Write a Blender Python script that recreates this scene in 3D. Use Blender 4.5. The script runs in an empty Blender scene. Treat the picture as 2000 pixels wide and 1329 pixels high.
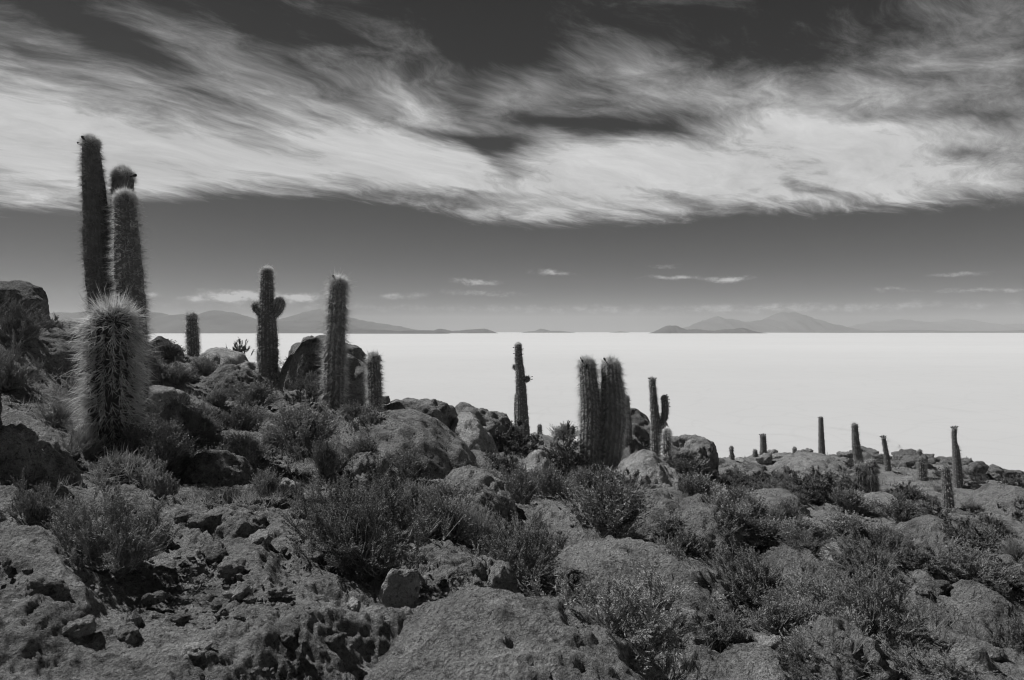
import bpy, math, random
import numpy as np
from math import radians, pi

# ------------------------------------------------------------------ camera, sky, sun, exposure
scene = bpy.context.scene
C = scene.collection
F = 1333.0                    # focal length in photo pixels (photo 2000 x 1329)
HOR = 648.0                   # row of the true horizon
SALT = -30.0                  # the salt flat lies 30 m below the camera

cam_data = bpy.data.cameras.new('camera')
cam_data.sensor_width = 36.0
cam_data.lens = 36.0 * F / 2000.0
cam_data.shift_y = -(664.5 - HOR) / 2000.0
cam_data.clip_start = 0.05
cam_data.clip_end = 300000.0
cam = bpy.data.objects.new('camera', cam_data)
C.objects.link(cam)
cam.location = (0, 0, 0)
cam.rotation_euler = (radians(90), 0, 0)
scene.camera = cam

SUN_EL = radians(51.0)
SUN_TO = np.array([-0.90, 0.42])           # horizontal direction towards the sun
SUN_TO = SUN_TO / np.linalg.norm(SUN_TO)
sun_data = bpy.data.lights.new('sun', 'SUN')
sun_data.energy = 4.0
sun_data.angle = radians(0.5)
sun_data.color = (1.0, 0.995, 0.985)
sun = bpy.data.objects.new('sun', sun_data)
C.objects.link(sun)
from mathutils import Vector
sd = Vector((SUN_TO[0] * math.cos(SUN_EL), SUN_TO[1] * math.cos(SUN_EL), math.sin(SUN_EL)))
sun.rotation_euler = sd.to_track_quat('Z', 'Y').to_euler()

scene.view_settings.view_transform = 'Standard'
scene.view_settings.look = 'None'
scene.view_settings.gamma = 1.0
scene.view_settings.exposure = 0.0
scene.view_settings.use_curve_mapping = False
scene.render.engine = 'CYCLES'
scene.cycles.use_denoising = True
scene.cycles.use_adaptive_sampling = False
scene.cycles.denoising_input_passes = 'RGB_ALBEDO_NORMAL'
scene.cycles.denoising_prefilter = 'ACCURATE'
scene.cycles.pixel_filter_type = 'BLACKMAN_HARRIS'
scene.cycles.filter_width = 1.15
scene.cycles.max_bounces = 6
scene.cycles.diffuse_bounces = 2
scene.cycles.glossy_bounces = 1
scene.cycles.transparent_max_bounces = 4
scene.cycles.volume_bounces = 1

def azel(px, py):
    dx = px - 1000.0; dz = HOR - py
    return math.atan2(dx, F), math.atan2(dz, math.hypot(F, dx))

class NT:
    """small helper for node trees"""
    def __init__(self, tree): self.t = tree
    def n(self, kind, **kw):
        nd = self.t.nodes.new(kind)
        for k, v in kw.items(): setattr(nd, k, v)
        return nd
    def l(self, a, b): self.t.links.new(a, b)
    def put(self, sock, v):
        if hasattr(v, 'is_output') or isinstance(v, bpy.types.NodeSocket): self.l(v, sock)
        else: sock.default_value = v
    def math(self, op, a, b=0.0, c=0.0, clamp=False):
        nd = self.n('ShaderNodeMath', operation=op, use_clamp=clamp)
        for s, v in zip(nd.inputs, (a, b, c)): self.put(s, v)
        return nd.outputs[0]
    def vm(self, op, a, b=(0, 0, 0), scale=None):
        nd = self.n('ShaderNodeVectorMath', operation=op)
        self.put(nd.inputs[0], a); self.put(nd.inputs[1], b)
        if scale is not None: self.put(nd.inputs['Scale'], scale)
        return nd.outputs['Value'] if op in ('DOT_PRODUCT', 'LENGTH') else nd.outputs[0]
    def xyz(self, x, y, z):
        nd = self.n('ShaderNodeCombineXYZ')
        for s, v in zip(nd.inputs, (x, y, z)): self.put(s, v)
        return nd.outputs[0]
    def mapping(self, v, loc=(0, 0, 0), rot=(0, 0, 0), scale=(1, 1, 1), kind='POINT'):
        nd = self.n('ShaderNodeMapping', vector_type=kind)
        self.l(v, nd.inputs[0])
        nd.inputs['Location'].default_value = loc
        nd.inputs['Rotation'].default_value = rot
        nd.inputs['Scale'].default_value = scale
        return nd.outputs[0]
    def noise(self, v, scale, detail=4, rough=0.55, dist=0.0, out='Fac', lac=2.0, dims='3D'):
        nd = self.n('ShaderNodeTexNoise', noise_dimensions=dims)
        self.l(v, nd.inputs['Vector'])
        nd.inputs['Scale'].default_value = scale
        nd.inputs['Detail'].default_value = detail
        nd.inputs['Roughness'].default_value = rough
        nd.inputs['Distortion'].default_value = dist
        nd.inputs['Lacunarity'].default_value = lac
        return nd.outputs[out]
    def vor(self, v, scale, feature='F1', rnd=1.0, out='Distance', detail=0.0):
        nd = self.n('ShaderNodeTexVoronoi', feature=feature)
        self.l(v, nd.inputs['Vector'])
        nd.inputs['Scale'].default_value = scale
        nd.inputs['Randomness'].default_value = rnd
        if 'Detail' in nd.inputs: nd.inputs['Detail'].default_value = detail
        return nd.outputs[out]
    def ss(self, v, lo, hi, a=0.0, b=1.0, mode='SMOOTHSTEP'):
        nd = self.n('ShaderNodeMapRange', interpolation_type=mode)
        self.put(nd.inputs['Value'], v)
        nd.inputs['From Min'].default_value = lo; nd.inputs['From Max'].default_value = hi
        self.put(nd.inputs['To Min'], a); self.put(nd.inputs['To Max'], b)
        return nd.outputs[0]
    def mix(self, f, a, b):
        nd = self.n('ShaderNodeMix', data_type='FLOAT')
        self.put(nd.inputs[0], f); self.put(nd.inputs[2], a); self.put(nd.inputs[3], b)
        return nd.outputs[0]
    def curve(self, v, pts):
        nd = self.n('ShaderNodeFloatCurve')
        self.put(nd.inputs['Value'], v)
        cv = nd.mapping.curves[0]
        cv.points[0].location = pts[0]; cv.points[1].location = pts[-1]
        for p in pts[1:-1]: cv.points.new(*p)
        nd.mapping.update()
        return nd.outputs[0]

# ---- world: Nishita sky seen through a red filter (the photograph is black and white), with wind-drawn cirrus
SKY_STRENGTH = 0.05
def build_world():
    w = bpy.data.worlds.new('World')
    scene.world = w
    w.use_nodes = True
    t = w.node_tree; t.nodes.clear(); k = NT(t)
    sky = k.n('ShaderNodeTexSky', sky_type='NISHITA', sun_disc=False)
    sky.sun_elevation = SUN_EL
    sky.sun_rotation = math.atan2(SUN_TO[0], SUN_TO[1])
    sky.altitude = 3650.0; sky.air_density = 1.0; sky.dust_density = 0.6; sky.ozone_density = 1.0
    sep = k.n('ShaderNodeSeparateColor'); k.l(sky.outputs[0], sep.inputs[0])
    red = k.math('POWER', k.math('MULTIPLY', sep.outputs[0], SKY_GAIN), 1.5)      # red filter and contrasty film
    red = k.math('DIVIDE', red, k.math('MULTIPLY_ADD', red, SKY_SHOULDER, 1.0))
    tc = k.n('ShaderNodeTexCoord')
    d = k.vm('NORMALIZE', tc.outputs['Generated'])
    s3 = k.n('ShaderNodeSeparateXYZ'); k.l(d, s3.inputs[0])
    x, y, z = s3.outputs
    az = k.math('ARCTAN2', x, y)
    el = k.math('ARCSINE', z)
    # position on the flat cloud layer (perspective of real clouds)
    zz = k.math('ADD', k.math('MAXIMUM', z, 0.0), 0.07)
    q = k.xyz(k.math('DIVIDE', x, zz), k.math('DIVIDE', y, zz), 0.0)
    # streaks drawn out by the wind
    qa = k.mapping(q, rot=(0, 0, radians(56)), scale=(1.7, 0.62, 1), kind='TEXTURE')
    qb = k.mapping(q, loc=(7, 3, 0), rot=(0, 0, radians(32)), scale=(1.7, 0.6, 1), kind='TEXTURE')
    wide = k.noise(q, 0.9, 3, 0.5, out='Color')
    wv = k.vm('SUBTRACT', wide, (0.5, 0.5, 0.5))
    qa2 = k.vm('ADD', qa, k.vm('SCALE', wv, scale=1.0))
    qb2 = k.vm('ADD', qb, k.vm('SCALE', wv, scale=1.1))
    na = k.noise(qa2, 1.5, 9, 0.66, 0.25)
    nb = k.noise(qb2, 1.4, 9, 0.66, 0.3)
    side = k.ss(az, -0.12, 0.12)
    streak = k.mix(side, na, nb)                     # 0..1, mean .5
    qf = k.mapping(q, rot=(0, 0, radians(48)), scale=(1.6, 0.6, 1), kind='TEXTURE')
    fine = k.noise(k.vm('ADD', qf, k.vm('SCALE', wv, scale=0.9)), 4.2, 8, 0.7, 0.5)
    # directions for the cloud masses, roughened by the same winds
    ae = k.xyz(az, el, 0.0)
    w1 = k.vm('SUBTRACT', k.noise(qf, 1.6, 5, 0.55, 0.4, out='Color'), (0.5, 0.5, 0.5))
    ae2 = k.vm('ADD', ae, k.vm('MULTIPLY', w1, (0.17, 0.07, 0.0)))
    acc = 0.0
    for (px, py, rx, ry, ang, wt) in CLOUDS:
        a0, e0 = azel(px, py)
        m = k.mapping(ae2, loc=(a0, e0, 0), rot=(0, 0, radians(-ang)), scale=(rx / F, ry / F, 1), kind='TEXTURE')
        g = k.math('POWER', 0.3679, k.vm('DOT_PRODUCT', m, m))
        acc = k.math('MULTIPLY_ADD', g, wt, acc)
    # the layer goes on outside the frame
    out = k.math('MULTIPLY', k.ss(k.math('ABSOLUTE', az), 0.66, 0.95), k.ss(el, 0.75, 0.40))
    acc = k.math('MULTIPLY_ADD', out, 0.22, acc)
    dens = k.math('ADD', acc, k.math('MULTIPLY', k.math('SUBTRACT', streak, 0.5), 2.8))
    dens = k.math('ADD', dens, k.math('MULTIPLY', k.math('SUBTRACT', fine, 0.5), 0.9))
    wisp = k.noise(k.vm('ADD', qf, k.vm('SCALE', wv, scale=0.9)), 13.0, 6, 0.7, 0.4)
    dens = k.math('ADD', dens, k.math('MULTIPLY', k.math('SUBTRACT', wisp, 0.5), 0.7))
    dens = k.math('SUBTRACT', dens, k.ss(el, 0.30, 0.52, 0.0, 0.48))
    # sharp lower edge of the layer
    t01 = k.ss(az, -0.72, 0.72, mode='LINEAR')
    pts = []
    for px, py in EDGE:
        a0, e0 = azel(px, py)
        pts.append(((a0 + 0.72) / 1.44, e0))
    edge = k.curve(t01, pts)
    eln = k.math('ADD', el, k.math('MULTIPLY', k.math('SUBTRACT', fine, 0.5), 0.035))
    eln = k.math('ADD', eln, k.math('MULTIPLY', k.math('SUBTRACT', streak, 0.5), 0.03))
    dlt = k.math('SUBTRACT', eln, edge)
    low = k.ss(dlt, -0.004, 0.024)
    cover = k.math('MULTIPLY', k.math('POWER', k.ss(dens, -0.15, 1.62, mode='LINEAR'), 1.5), low)
    # small low clouds
    w2 = k.vm('SUBTRACT', k.noise(k.mapping(ae, scale=(1, 2.2, 1)), 26.0, 6, 0.6, out='Color'), (0.5, 0.5, 0.5))
    ae3 = k.vm('ADD', ae, k.vm('MULTIPLY', w2, (0.035, 0.016, 0.0)))
    acc2 = 0.0
    for (px, py, rx, ry, ang, wt) in PUFFS:
        a0, e0 = azel(px, py)
        m = k.mapping(ae3, loc=(a0, e0, 0), rot=(0, 0, radians(-ang)), scale=(rx / F, ry / F, 1), kind='TEXTURE')
        g = k.math('POWER', 0.3679, k.vm('DOT_PRODUCT', m, m))
        acc2 = k.math('MULTIPLY_ADD', g, wt, acc2)
    puff = k.noise(k.mapping(ae, scale=(1, 1.7, 1)), 48.0, 6, 0.7)
    acc2 = k.math('MULTIPLY', acc2, k.math('MULTIPLY_ADD', k.math('SUBTRACT', puff, 0.5), 4.4, 1.0))
    cover2 = k.math('MULTIPLY', k.ss(acc2, 0.10, 1.05), 0.8)
    bright = k.math('MULTIPLY_ADD', streak, 0.45, 0.17)
    bright = k.math('MULTIPLY_ADD', fine, 0.28, bright)
    cl = k.math('DIVIDE', k.math('MULTIPLY', bright, CLOUD_GAIN), SKY_STRENGTH)
    c1 = k.mix(k.math('MULTIPLY', cover, 0.97), red, cl)
    c2 = k.mix(cover2, c1, 0.55 / SKY_STRENGTH)
    bg = k.n('ShaderNodeBackground'); k.l(c2, bg.inputs['Color'])
    bg.inputs['Strength'].default_value = SKY_STRENGTH
    o = k.n('ShaderNodeOutputWorld'); k.l(bg.outputs[0], o.inputs['Surface'])
    w.cycles.sampling_method = 'MANUAL'; w.cycles.sample_map_resolution = 512

SKY_GAIN = 0.39
SKY_SHOULDER = 0.06
CLOUD_GAIN = 1.05
# px, py, half-width, half-height, slope (degrees, downhill to the right), weight
CLOUDS = [
    (20, 290, 450, 120, 6, 1.45), (420, 325, 350, 78, 6, 1.2), (740, 318, 280, 66, 8, 1.15),
    (600, 240, 300, 36, 22, 0.6), (790, 200, 170, 32, 22, 0.7), (1110, 350, 260, 82, 12, 1.25),
    (1480, 312, 320, 98, 0, 1.4), (1240, 300, 140, 50, 10, 0.5), (1800, 345, 320, 84, -4, 1.15),
    (1300, 175, 260, 60, 8, 0.7), (1740, 180, 220, 40, -10, 0.5), (1000, 195, 120, 34, -25, 0.55),
    (960, 426, 90, 16, 0, 0.95), (440, 115, 420, 55, 18, 0.3), (100, 30, 300, 60, 10, 0.08), (1850, 60, 380, 80, 0, 0.22),
    (1340, 60, 200, 70, 20, 0.25), (1060, 420, 160, 20, 2, 0.6), (700, 40, 240, 60, 20, 0.25),
    (930, 264, 110, 15, 3, -1.2), (985, 300, 80, 26, 40, -0.95), (1190, 234, 170, 20, 2, -1.0),
    (945, 70, 150, 90, 12, -0.65), (600, 352, 190, 20, 4, -0.75), (1540, 110, 200, 36, 8, -0.35),
    (1600, 372, 60, 14, 22, -1.1), (1900, 305, 55, 16, 12, -1.0), (1310, 385, 110, 16, 6, -0.8),
    (880, 385, 110, 16, 0, -0.95), (240, 100, 300, 30, 20, -0.45), (1750, 230, 220, 18, 8, -0.45), (60, 130, 200, 20, 12, -0.4),
]
EDGE = [(-200, 420), (0, 416), (160, 420), (300, 400), (450, 384), (600, 386), (760, 400), (860, 412), (940, 436), (1250, 440), (1500, 424), (1800, 412), (2000, 404), (2200, 400)]
PUFFS = [
    (470, 577, 60, 9, 0, 1.2), (445, 583, 30, 6, 0, 0.8), (585, 580, 35, 8, 0, 1.1), (300, 576, 16, 4, 0, 0.6), (375, 584, 20, 4, 0, 0.5),
    (930, 551, 55, 6, 3, 0.6), (1080, 533, 50, 6, 3, 0.55), (940, 572, 90, 6, 2, 0.45), (1430, 546, 26, 8, 0, 0.8),
    (1330, 543, 90, 5, 2, 0.5), (1870, 537, 40, 5, 0, 0.5), (1930, 567, 90, 4, 1, 0.5), (1730, 566, 30, 5, 5, 0.5),
    (780, 578, 60, 7, 0, 0.45), (1300, 520, 30, 4, 0, 0.4), (600, 600, 500, 10, 0, 0.28), (1350, 604, 500, 12, 0, 0.26), (1700, 600, 400, 8, 0, 0.22),
]
build_world()

# ------------------------------------------------------------------ helpers
rng = np.random.default_rng(7)

def _hash(ix, iy, iz, seed):
    h = (ix.astype(np.uint32) * np.uint32(374761393)) ^ (iy.astype(np.uint32) * np.uint32(668265263)) ^ (iz.astype(np.uint32) * np.uint32(2246822519)) ^ np.uint32((seed * 3266489917) & 0xffffffff)
    h = (h ^ (h >> np.uint32(15))) * np.uint32(2246822519)
    h = (h ^ (h >> np.uint32(13))) * np.uint32(3266489917)
    return h ^ (h >> np.uint32(16))

def _g2(ix, iy, seed):
    h = _hash(ix, iy, np.zeros_like(ix), seed)
    a = h.astype(np.float32) * np.float32(2 * pi / 4294967296.0)
    return np.cos(a), np.sin(a)

def noise2(x, y, seed=0):
    fx = np.floor(x); fy = np.floor(y)
    ix = fx.astype(np.int64); iy = fy.astype(np.int64)
    u = (x - fx).astype(np.float32); v = (y - fy).astype(np.float32)
    su = u * u * u * (u * (u * 6 - 15) + 10); sv = v * v * v * (v * (v * 6 - 15) + 10)
    r = []
    for dx in (0, 1):
        for dy in (0, 1):
            gx, gy = _g2(ix + dx, iy + dy, seed)
            r.append(gx * (u - dx) + gy * (v - dy))
    a = r[0] + (r[2] - r[0]) * su
    b = r[1] + (r[3] - r[1]) * su
    return (a + (b - a) * sv) * 1.5

def noise3(x, y, z, seed=0):
    fx = np.floor(x); fy = np.floor(y); fz = np.floor(z)
    ix = fx.astype(np.int64); iy = fy.astype(np.int64); iz = fz.astype(np.int64)
    u = x - fx; v = y - fy; w = z - fz
    f = lambda t: t * t * t * (t * (t * 6 - 15) + 10)
    su, sv, sw = f(u), f(v), f(w)
    out = 0
    for dx in (0, 1):
        for dy in (0, 1):
            for dz in (0, 1):
                h = _hash(ix + dx, iy + dy, iz + dz, seed)
                gx = (h & np.uint32(1023)).astype(np.float32) / 511.5 - 1
                gy = ((h >> np.uint32(10)) & np.uint32(1023)).astype(np.float32) / 511.5 - 1
                gz = ((h >> np.uint32(20)) & np.uint32(1023)).astype(np.float32) / 511.5 - 1
                d = gx * (u - dx) + gy * (v - dy) + gz * (w - dz)
                out = out + d * (su if dx else 1 - su) * (sv if dy else 1 - sv) * (sw if dz else 1 - sw)
    return out * 1.4

def fbm2(x, y, octs, seed=0, gain=0.5, lac=2.03):
    s = 0; a = 1
    for i in range(octs):
        s = s + a * noise2(x, y, seed + i * 17); x = x * lac + 13.7; y = y * lac - 7.1; a *= gain
    return s

def ridge2(x, y, octs, seed=0, gain=0.5, lac=2.1):
    s = 0; a = 1
    for i in range(octs):
        s = s + a * (1 - 2 * np.abs(noise2(x, y, seed + i * 31))); x = x * lac + 5.3; y = y * lac + 9.9; a *= gain
    return s

def fbm3(p, scale, octs, seed=0, gain=0.5, ridged=False):
    s = 0; a = 1; q = p * scale
    for i in range(octs):
        n = noise3(q[:, 0], q[:, 1], q[:, 2], seed + i * 13)
        s = s + a * ((1 - 2 * np.abs(n)) if ridged else n); q = q * 2.07 + 3.1; a *= gain
    return s

def cell2(x, y, seed=0):
    """F1 distance and a random value per cell"""
    ix = np.floor(x).astype(np.int64); iy = np.floor(y).astype(np.int64)
    best = np.full(x.shape, 9.0, np.float32); val = np.zeros(x.shape, np.float32)
    for dx in (-1, 0, 1):
        for dy in (-1, 0, 1):
            h = _hash(ix + dx, iy + dy, np.zeros_like(ix), seed)
            px = ix + dx + (h & np.uint32(65535)).astype(np.float32) / 65535
            py = iy + dy + (h >> np.uint32(16)).astype(np.float32) / 65535
            d = np.hypot(px - x, py - y)
            m = d < best
            best = np.where(m, d, best)
            h2 = _hash(ix + dx, iy + dy, np.ones_like(ix), seed + 5)
            val = np.where(m, h2.astype(np.float32) / 4294967296.0, val)
    return best, val

def smooth(a, b, x):
    t = np.clip((x - a) / (b - a), 0, 1); return t * t * (3 - 2 * t)

def new_mesh(name, verts, faces_flat, face_len, smooth_shade=False):
    """verts (n,3) array; faces as one flat index array with faces of equal length"""
    me = bpy.data.meshes.new(name)
    verts = np.asarray(verts, np.float32)
    faces_flat = np.asarray(faces_flat, np.int32).ravel()
    nf = len(faces_flat) // face_len
    me.vertices.add(len(verts)); me.vertices.foreach_set('co', verts.ravel())
    me.loops.add(len(faces_flat)); me.loops.foreach_set('vertex_index', faces_flat)
    me.polygons.add(nf)
    me.polygons.foreach_set('loop_start', np.arange(0, nf * face_len, face_len, dtype=np.int32))
    try: me.polygons.foreach_set('loop_total', np.full(nf, face_len, np.int32))
    except Exception: pass
    me.update(calc_edges=True)
    if smooth_shade: me.polygons.foreach_set('use_smooth', np.ones(nf, bool))
    else: me.polygons.foreach_set('use_smooth', np.zeros(nf, bool))
    me.update()
    return me

def link(name, me, mat=None, parent=None, loc=None):
    o = bpy.data.objects.new(name, me)
    C.objects.link(o)
    if me is not None and mat is not None and not me.materials: me.materials.append(mat)
    if parent is not None: o.parent = parent
    if loc is not None: o.location = loc
    return o

def empty(name, loc, rz=0.0):
    o = bpy.data.objects.new(name, None); C.objects.link(o)
    o.empty_display_size = 0.1
    o.location = loc; o.rotation_euler = (0, 0, rz)
    return o

def tag(o, label=None, cat=None, group=None, kind=None):
    if label:
        o['label'] = label
    if cat: o['category'] = cat
    if group: o['group'] = group
    if kind: o['kind'] = kind
    return o

# ------------------------------------------------------------------ materials (all neutral: the photograph is black and white)
def mat(name, build, rough=0.95, spec=0.1):
    m = bpy.data.materials.new(name); m.use_nodes = True
    t = m.node_tree; t.nodes.clear(); k = NT(t)
    b = k.n('ShaderNodeBsdfPrincipled'); o = k.n('ShaderNodeOutputMaterial')
    k.l(b.outputs[0], o.inputs[0])
    b.inputs['Roughness'].default_value = rough
    b.inputs['Specular IOR Level'].default_value = spec
    build(k, b)
    return m

def grey(k, b, v):
    c = k.n('ShaderNodeCombineColor')
    for s in c.inputs: k.put(s, v)
    k.l(c.outputs[0], b.inputs['Base Color'])

def bump(k, b, h, dist, strength=1.0):
    nd = k.n('ShaderNodeBump'); nd.inputs['Strength'].default_value = strength
    nd.inputs['Distance'].default_value = dist
    k.l(h, nd.inputs['Height']); k.l(nd.outputs[0], b.inputs['Normal'])

def rock_build(base, contrast, pit):
    def f(k, b):
        v = k.n('ShaderNodeNewGeometry').outputs['Position']
        inf = k.n('ShaderNodeObjectInfo').outputs['Random']
        n1 = k.noise(v, 1.1, 5, 0.6)
        n2 = k.noise(v, 9.0, 6, 0.65)
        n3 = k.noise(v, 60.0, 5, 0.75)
        n4 = k.noise(v, 190.0, 3, 0.7)
        lich = k.ss(k.noise(v, 3.1, 7, 0.75, 0.6), 0.52, 0.62)
        spots = k.ss(k.noise(v, 21.0, 5, 0.75, 0.3), 0.56, 0.63)
        crev_shade = k.ss(k.noise(v, 33.0, 6, 0.78, 0.4), 0.38, 0.47)  # noise spots darkened in the colour to paint shade of pits and crevices
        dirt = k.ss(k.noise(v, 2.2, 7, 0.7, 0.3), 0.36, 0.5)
        c = k.math('MULTIPLY_ADD', k.math('SUBTRACT', n1, 0.5), contrast * 0.5, base)
        c = k.math('MULTIPLY_ADD', k.math('SUBTRACT', n2, 0.5), contrast * 0.7, c)
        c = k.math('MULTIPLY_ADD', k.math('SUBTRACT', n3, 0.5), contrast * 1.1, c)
        c = k.math('MULTIPLY_ADD', k.math('SUBTRACT', n4, 0.5), contrast * 1.5, c)
        c = k.math('MULTIPLY_ADD', lich, base * 0.30, c)
        c = k.math('MULTIPLY_ADD', spots, base * 0.30, c)
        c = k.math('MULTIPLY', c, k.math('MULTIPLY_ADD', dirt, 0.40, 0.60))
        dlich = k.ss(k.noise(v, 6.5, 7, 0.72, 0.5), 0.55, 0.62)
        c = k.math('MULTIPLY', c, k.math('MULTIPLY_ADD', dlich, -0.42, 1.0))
        c = k.math('MULTIPLY', c, k.math('MULTIPLY_ADD', crev_shade, 0.60, 0.40))
        c = k.math('MULTIPLY', c, k.math('MULTIPLY_ADD', inf, 0.25, 0.88))
        c = k.math('MAXIMUM', c, 0.02)
        grey(k, b, c)
        vo = k.vor(v, 62.0, 'F1')
        vo2 = k.vor(v, 21.0, 'F1', detail=1.0)
        h = k.math('MULTIPLY', vo, pit * 0.8)
        h = k.math('MULTIPLY_ADD', k.noise(v, 150.0, 4, 0.75), 0.9, h)
        h = k.math('MULTIPLY_ADD', k.noise(v, 42.0, 6, 0.75), 2.4, h)
        h = k.math('MULTIPLY_ADD', vo2, 1.2 * pit, h)
        bump(k, b, h, 0.035, 1.0)
    return f
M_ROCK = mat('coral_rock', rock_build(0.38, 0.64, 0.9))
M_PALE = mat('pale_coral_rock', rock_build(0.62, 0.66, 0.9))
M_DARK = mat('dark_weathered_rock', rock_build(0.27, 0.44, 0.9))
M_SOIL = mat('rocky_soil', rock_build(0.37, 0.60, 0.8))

def salt_build(k, b):
    v = k.n('ShaderNodeNewGeometry').outputs['Position']
    n1 = k.noise(k.mapping(v, scale=(1, 1, 1)), 0.0009, 6, 0.6)
    n2 = k.noise(v, 0.02, 5, 0.6)
    c = k.math('MULTIPLY_ADD', k.math('SUBTRACT', n1, 0.5), 0.05, 0.70)
    c = k.math('MULTIPLY_ADD', k.math('SUBTRACT', n2, 0.5), 0.05, c)
    n3 = k.noise(k.mapping(v, scale=(0.25, 1, 1)), 0.004, 7, 0.65)
    c = k.math('MULTIPLY_ADD', k.math('SUBTRACT', n3, 0.5), 0.09, c)
    n4 = k.vor(v, 0.05, 'DISTANCE_TO_EDGE')
    c = k.math('MULTIPLY', c, k.ss(n4, 0.0, 0.06, 0.97, 1.0))
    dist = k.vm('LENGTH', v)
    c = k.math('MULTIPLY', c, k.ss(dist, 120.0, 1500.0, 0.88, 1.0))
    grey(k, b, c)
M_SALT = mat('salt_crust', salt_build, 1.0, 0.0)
def flat_grey(val, var=0.0):
    def f(k, b):
        inf = k.n('ShaderNodeObjectInfo').outputs['Random']
        grey(k, b, k.math('MULTIPLY_ADD', inf, var, val))
    return f
M_TRACK = mat('damp_track', flat_grey(0.60), 1.0, 0.0)
def mount_build(k, b):
    v = k.n('ShaderNodeNewGeometry').outputs['Position']
    c = k.math('MULTIPLY_ADD', k.noise(v, 0.0012, 6, 0.65), 0.14, 0.04)
    grey(k, b, c)
M_MOUNT = mat('mountain_rock', mount_build, 1.0, 0.0)

# ------------------------------------------------------------------ the lie of the land
# crest of the hillside: column, row and distance of the skyline
CREST = [(-1400, 560, 20), (-500, 570, 18), (-200, 590, 17), (0, 606, 17), (60, 612, 17), (100, 630, 18), (140, 648, 19), (200, 670, 20), (300, 682, 21), (420, 698, 21), (520, 716, 20),
         (620, 744, 18), (710, 800, 17), (800, 818, 17), (880, 852, 18), (960, 850, 22), (1060, 862, 27), (1200, 868, 26),
         (1300, 886, 27), (1400, 914, 32), (1500, 914, 40), (1560, 905, 45), (1620, 904, 50), (1800, 912, 60), (1900, 924, 60), (2000, 952, 62), (2300, 1000, 64), (3200, 1090, 70)]
_ca, _cr, _cz = [], [], []
for px, py, Y in CREST:
    a = math.atan((px - 1000) / F)
    _ca.append(a); _cr.append(Y / math.cos(a)); _cz.append(-(py - HOR) / F * Y)
# all the way round behind the camera
_ca = [-pi, -2.4, -1.6] + _ca + [1.6, 2.4, pi]
_cr = [40, 32, 26] + _cr + [70, 55, 40]
_cz = [0.5, 2.5, 3.0] + _cz + [-15, -8, 0.5]
_ca = np.array(_ca); _cr = np.array(_cr); _cz = np.array(_cz)
def _interp_sm(a, xs, ys):
    s = 0
    for o in (-0.03, -0.015, 0, 0.015, 0.03):
        s = s + np.interp(a + o, xs, ys)
    return s / 5
EYE = -1.5
# broad swells of bedrock: column, row, distance along, half-width, half-depth, height
SWELLS = [(110, 760, 9.5, 1.6, 2.6, 0.55), (60, 1000, 4.2, 0.9, 0.8, 0.15), (1000, 1250, 3.4, 0.9, 0.8, 0.10), (1180, 1100, 5.2, 1.2, 0.7, 0.18),
          (770, 850, 10.5, 1.5, 1.5, 0.35), (1330, 1010, 8.2, 1.1, 0.9, 0.2), (1560, 930, 33, 3.2, 3.0, 0.12), (1800, 1180, 8.0, 1.6, 0.9, 0.2),
          (1700, 1040, 15, 2.5, 1.6, -0.25), (500, 1060, 5.2, 1.1, 0.9, 0.08), (1480, 1120, 8.0, 1.0, 0.8, 0.2), (930, 970, 7.5, 0.9, 0.7, 0.18)]
def land_base(x, y):
    az = np.arctan2(x, y); r = np.hypot(x, y) + 1e-6
    rc = _interp_sm(az, _ca, _cr) * 1.05; zc = _interp_sm(az, _ca, _cz)
    b = (zc - EYE) / rc
    w = 0.022 * rc
    z = EYE + b * r - (0.55 + b) * w * np.logaddexp(0, (r - rc) / w)
    return z, r, rc
def land(x, y):
    z, r, rc = land_base(x, y)
    for px, py, Y, hw, hd, hh in SWELLS:
        cx = (px - 1000) / F * Y
        z = z + hh * np.exp(-((x - cx) / hw) ** 2 - ((y - Y) / hd) ** 2)
    n = 0.16 * fbm2(x * 0.45 + 3, y * 0.45, 3, 11) * smooth(1.0, 5.0, r)
    n = n + 0.5 * fbm2(x * 0.09, y * 0.09, 2, 31) * smooth(10, 40, r)
    return z + n

def hit(px, py, r0=1.5, r1=110):
    """the spot on the hillside seen at that place in the photograph"""
    Y = np.exp(np.linspace(math.log(r0), math.log(r1), 1400))
    x = (px - 1000) / F * Y; zr = -(py - HOR) / F * Y
    h = land(x, Y)
    below = np.nonzero(zr < h)[0]
    i = below[0] if len(below) else np.argmin(zr - h)
    return float(x[i]), float(Y[i]), float(h[i])

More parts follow.
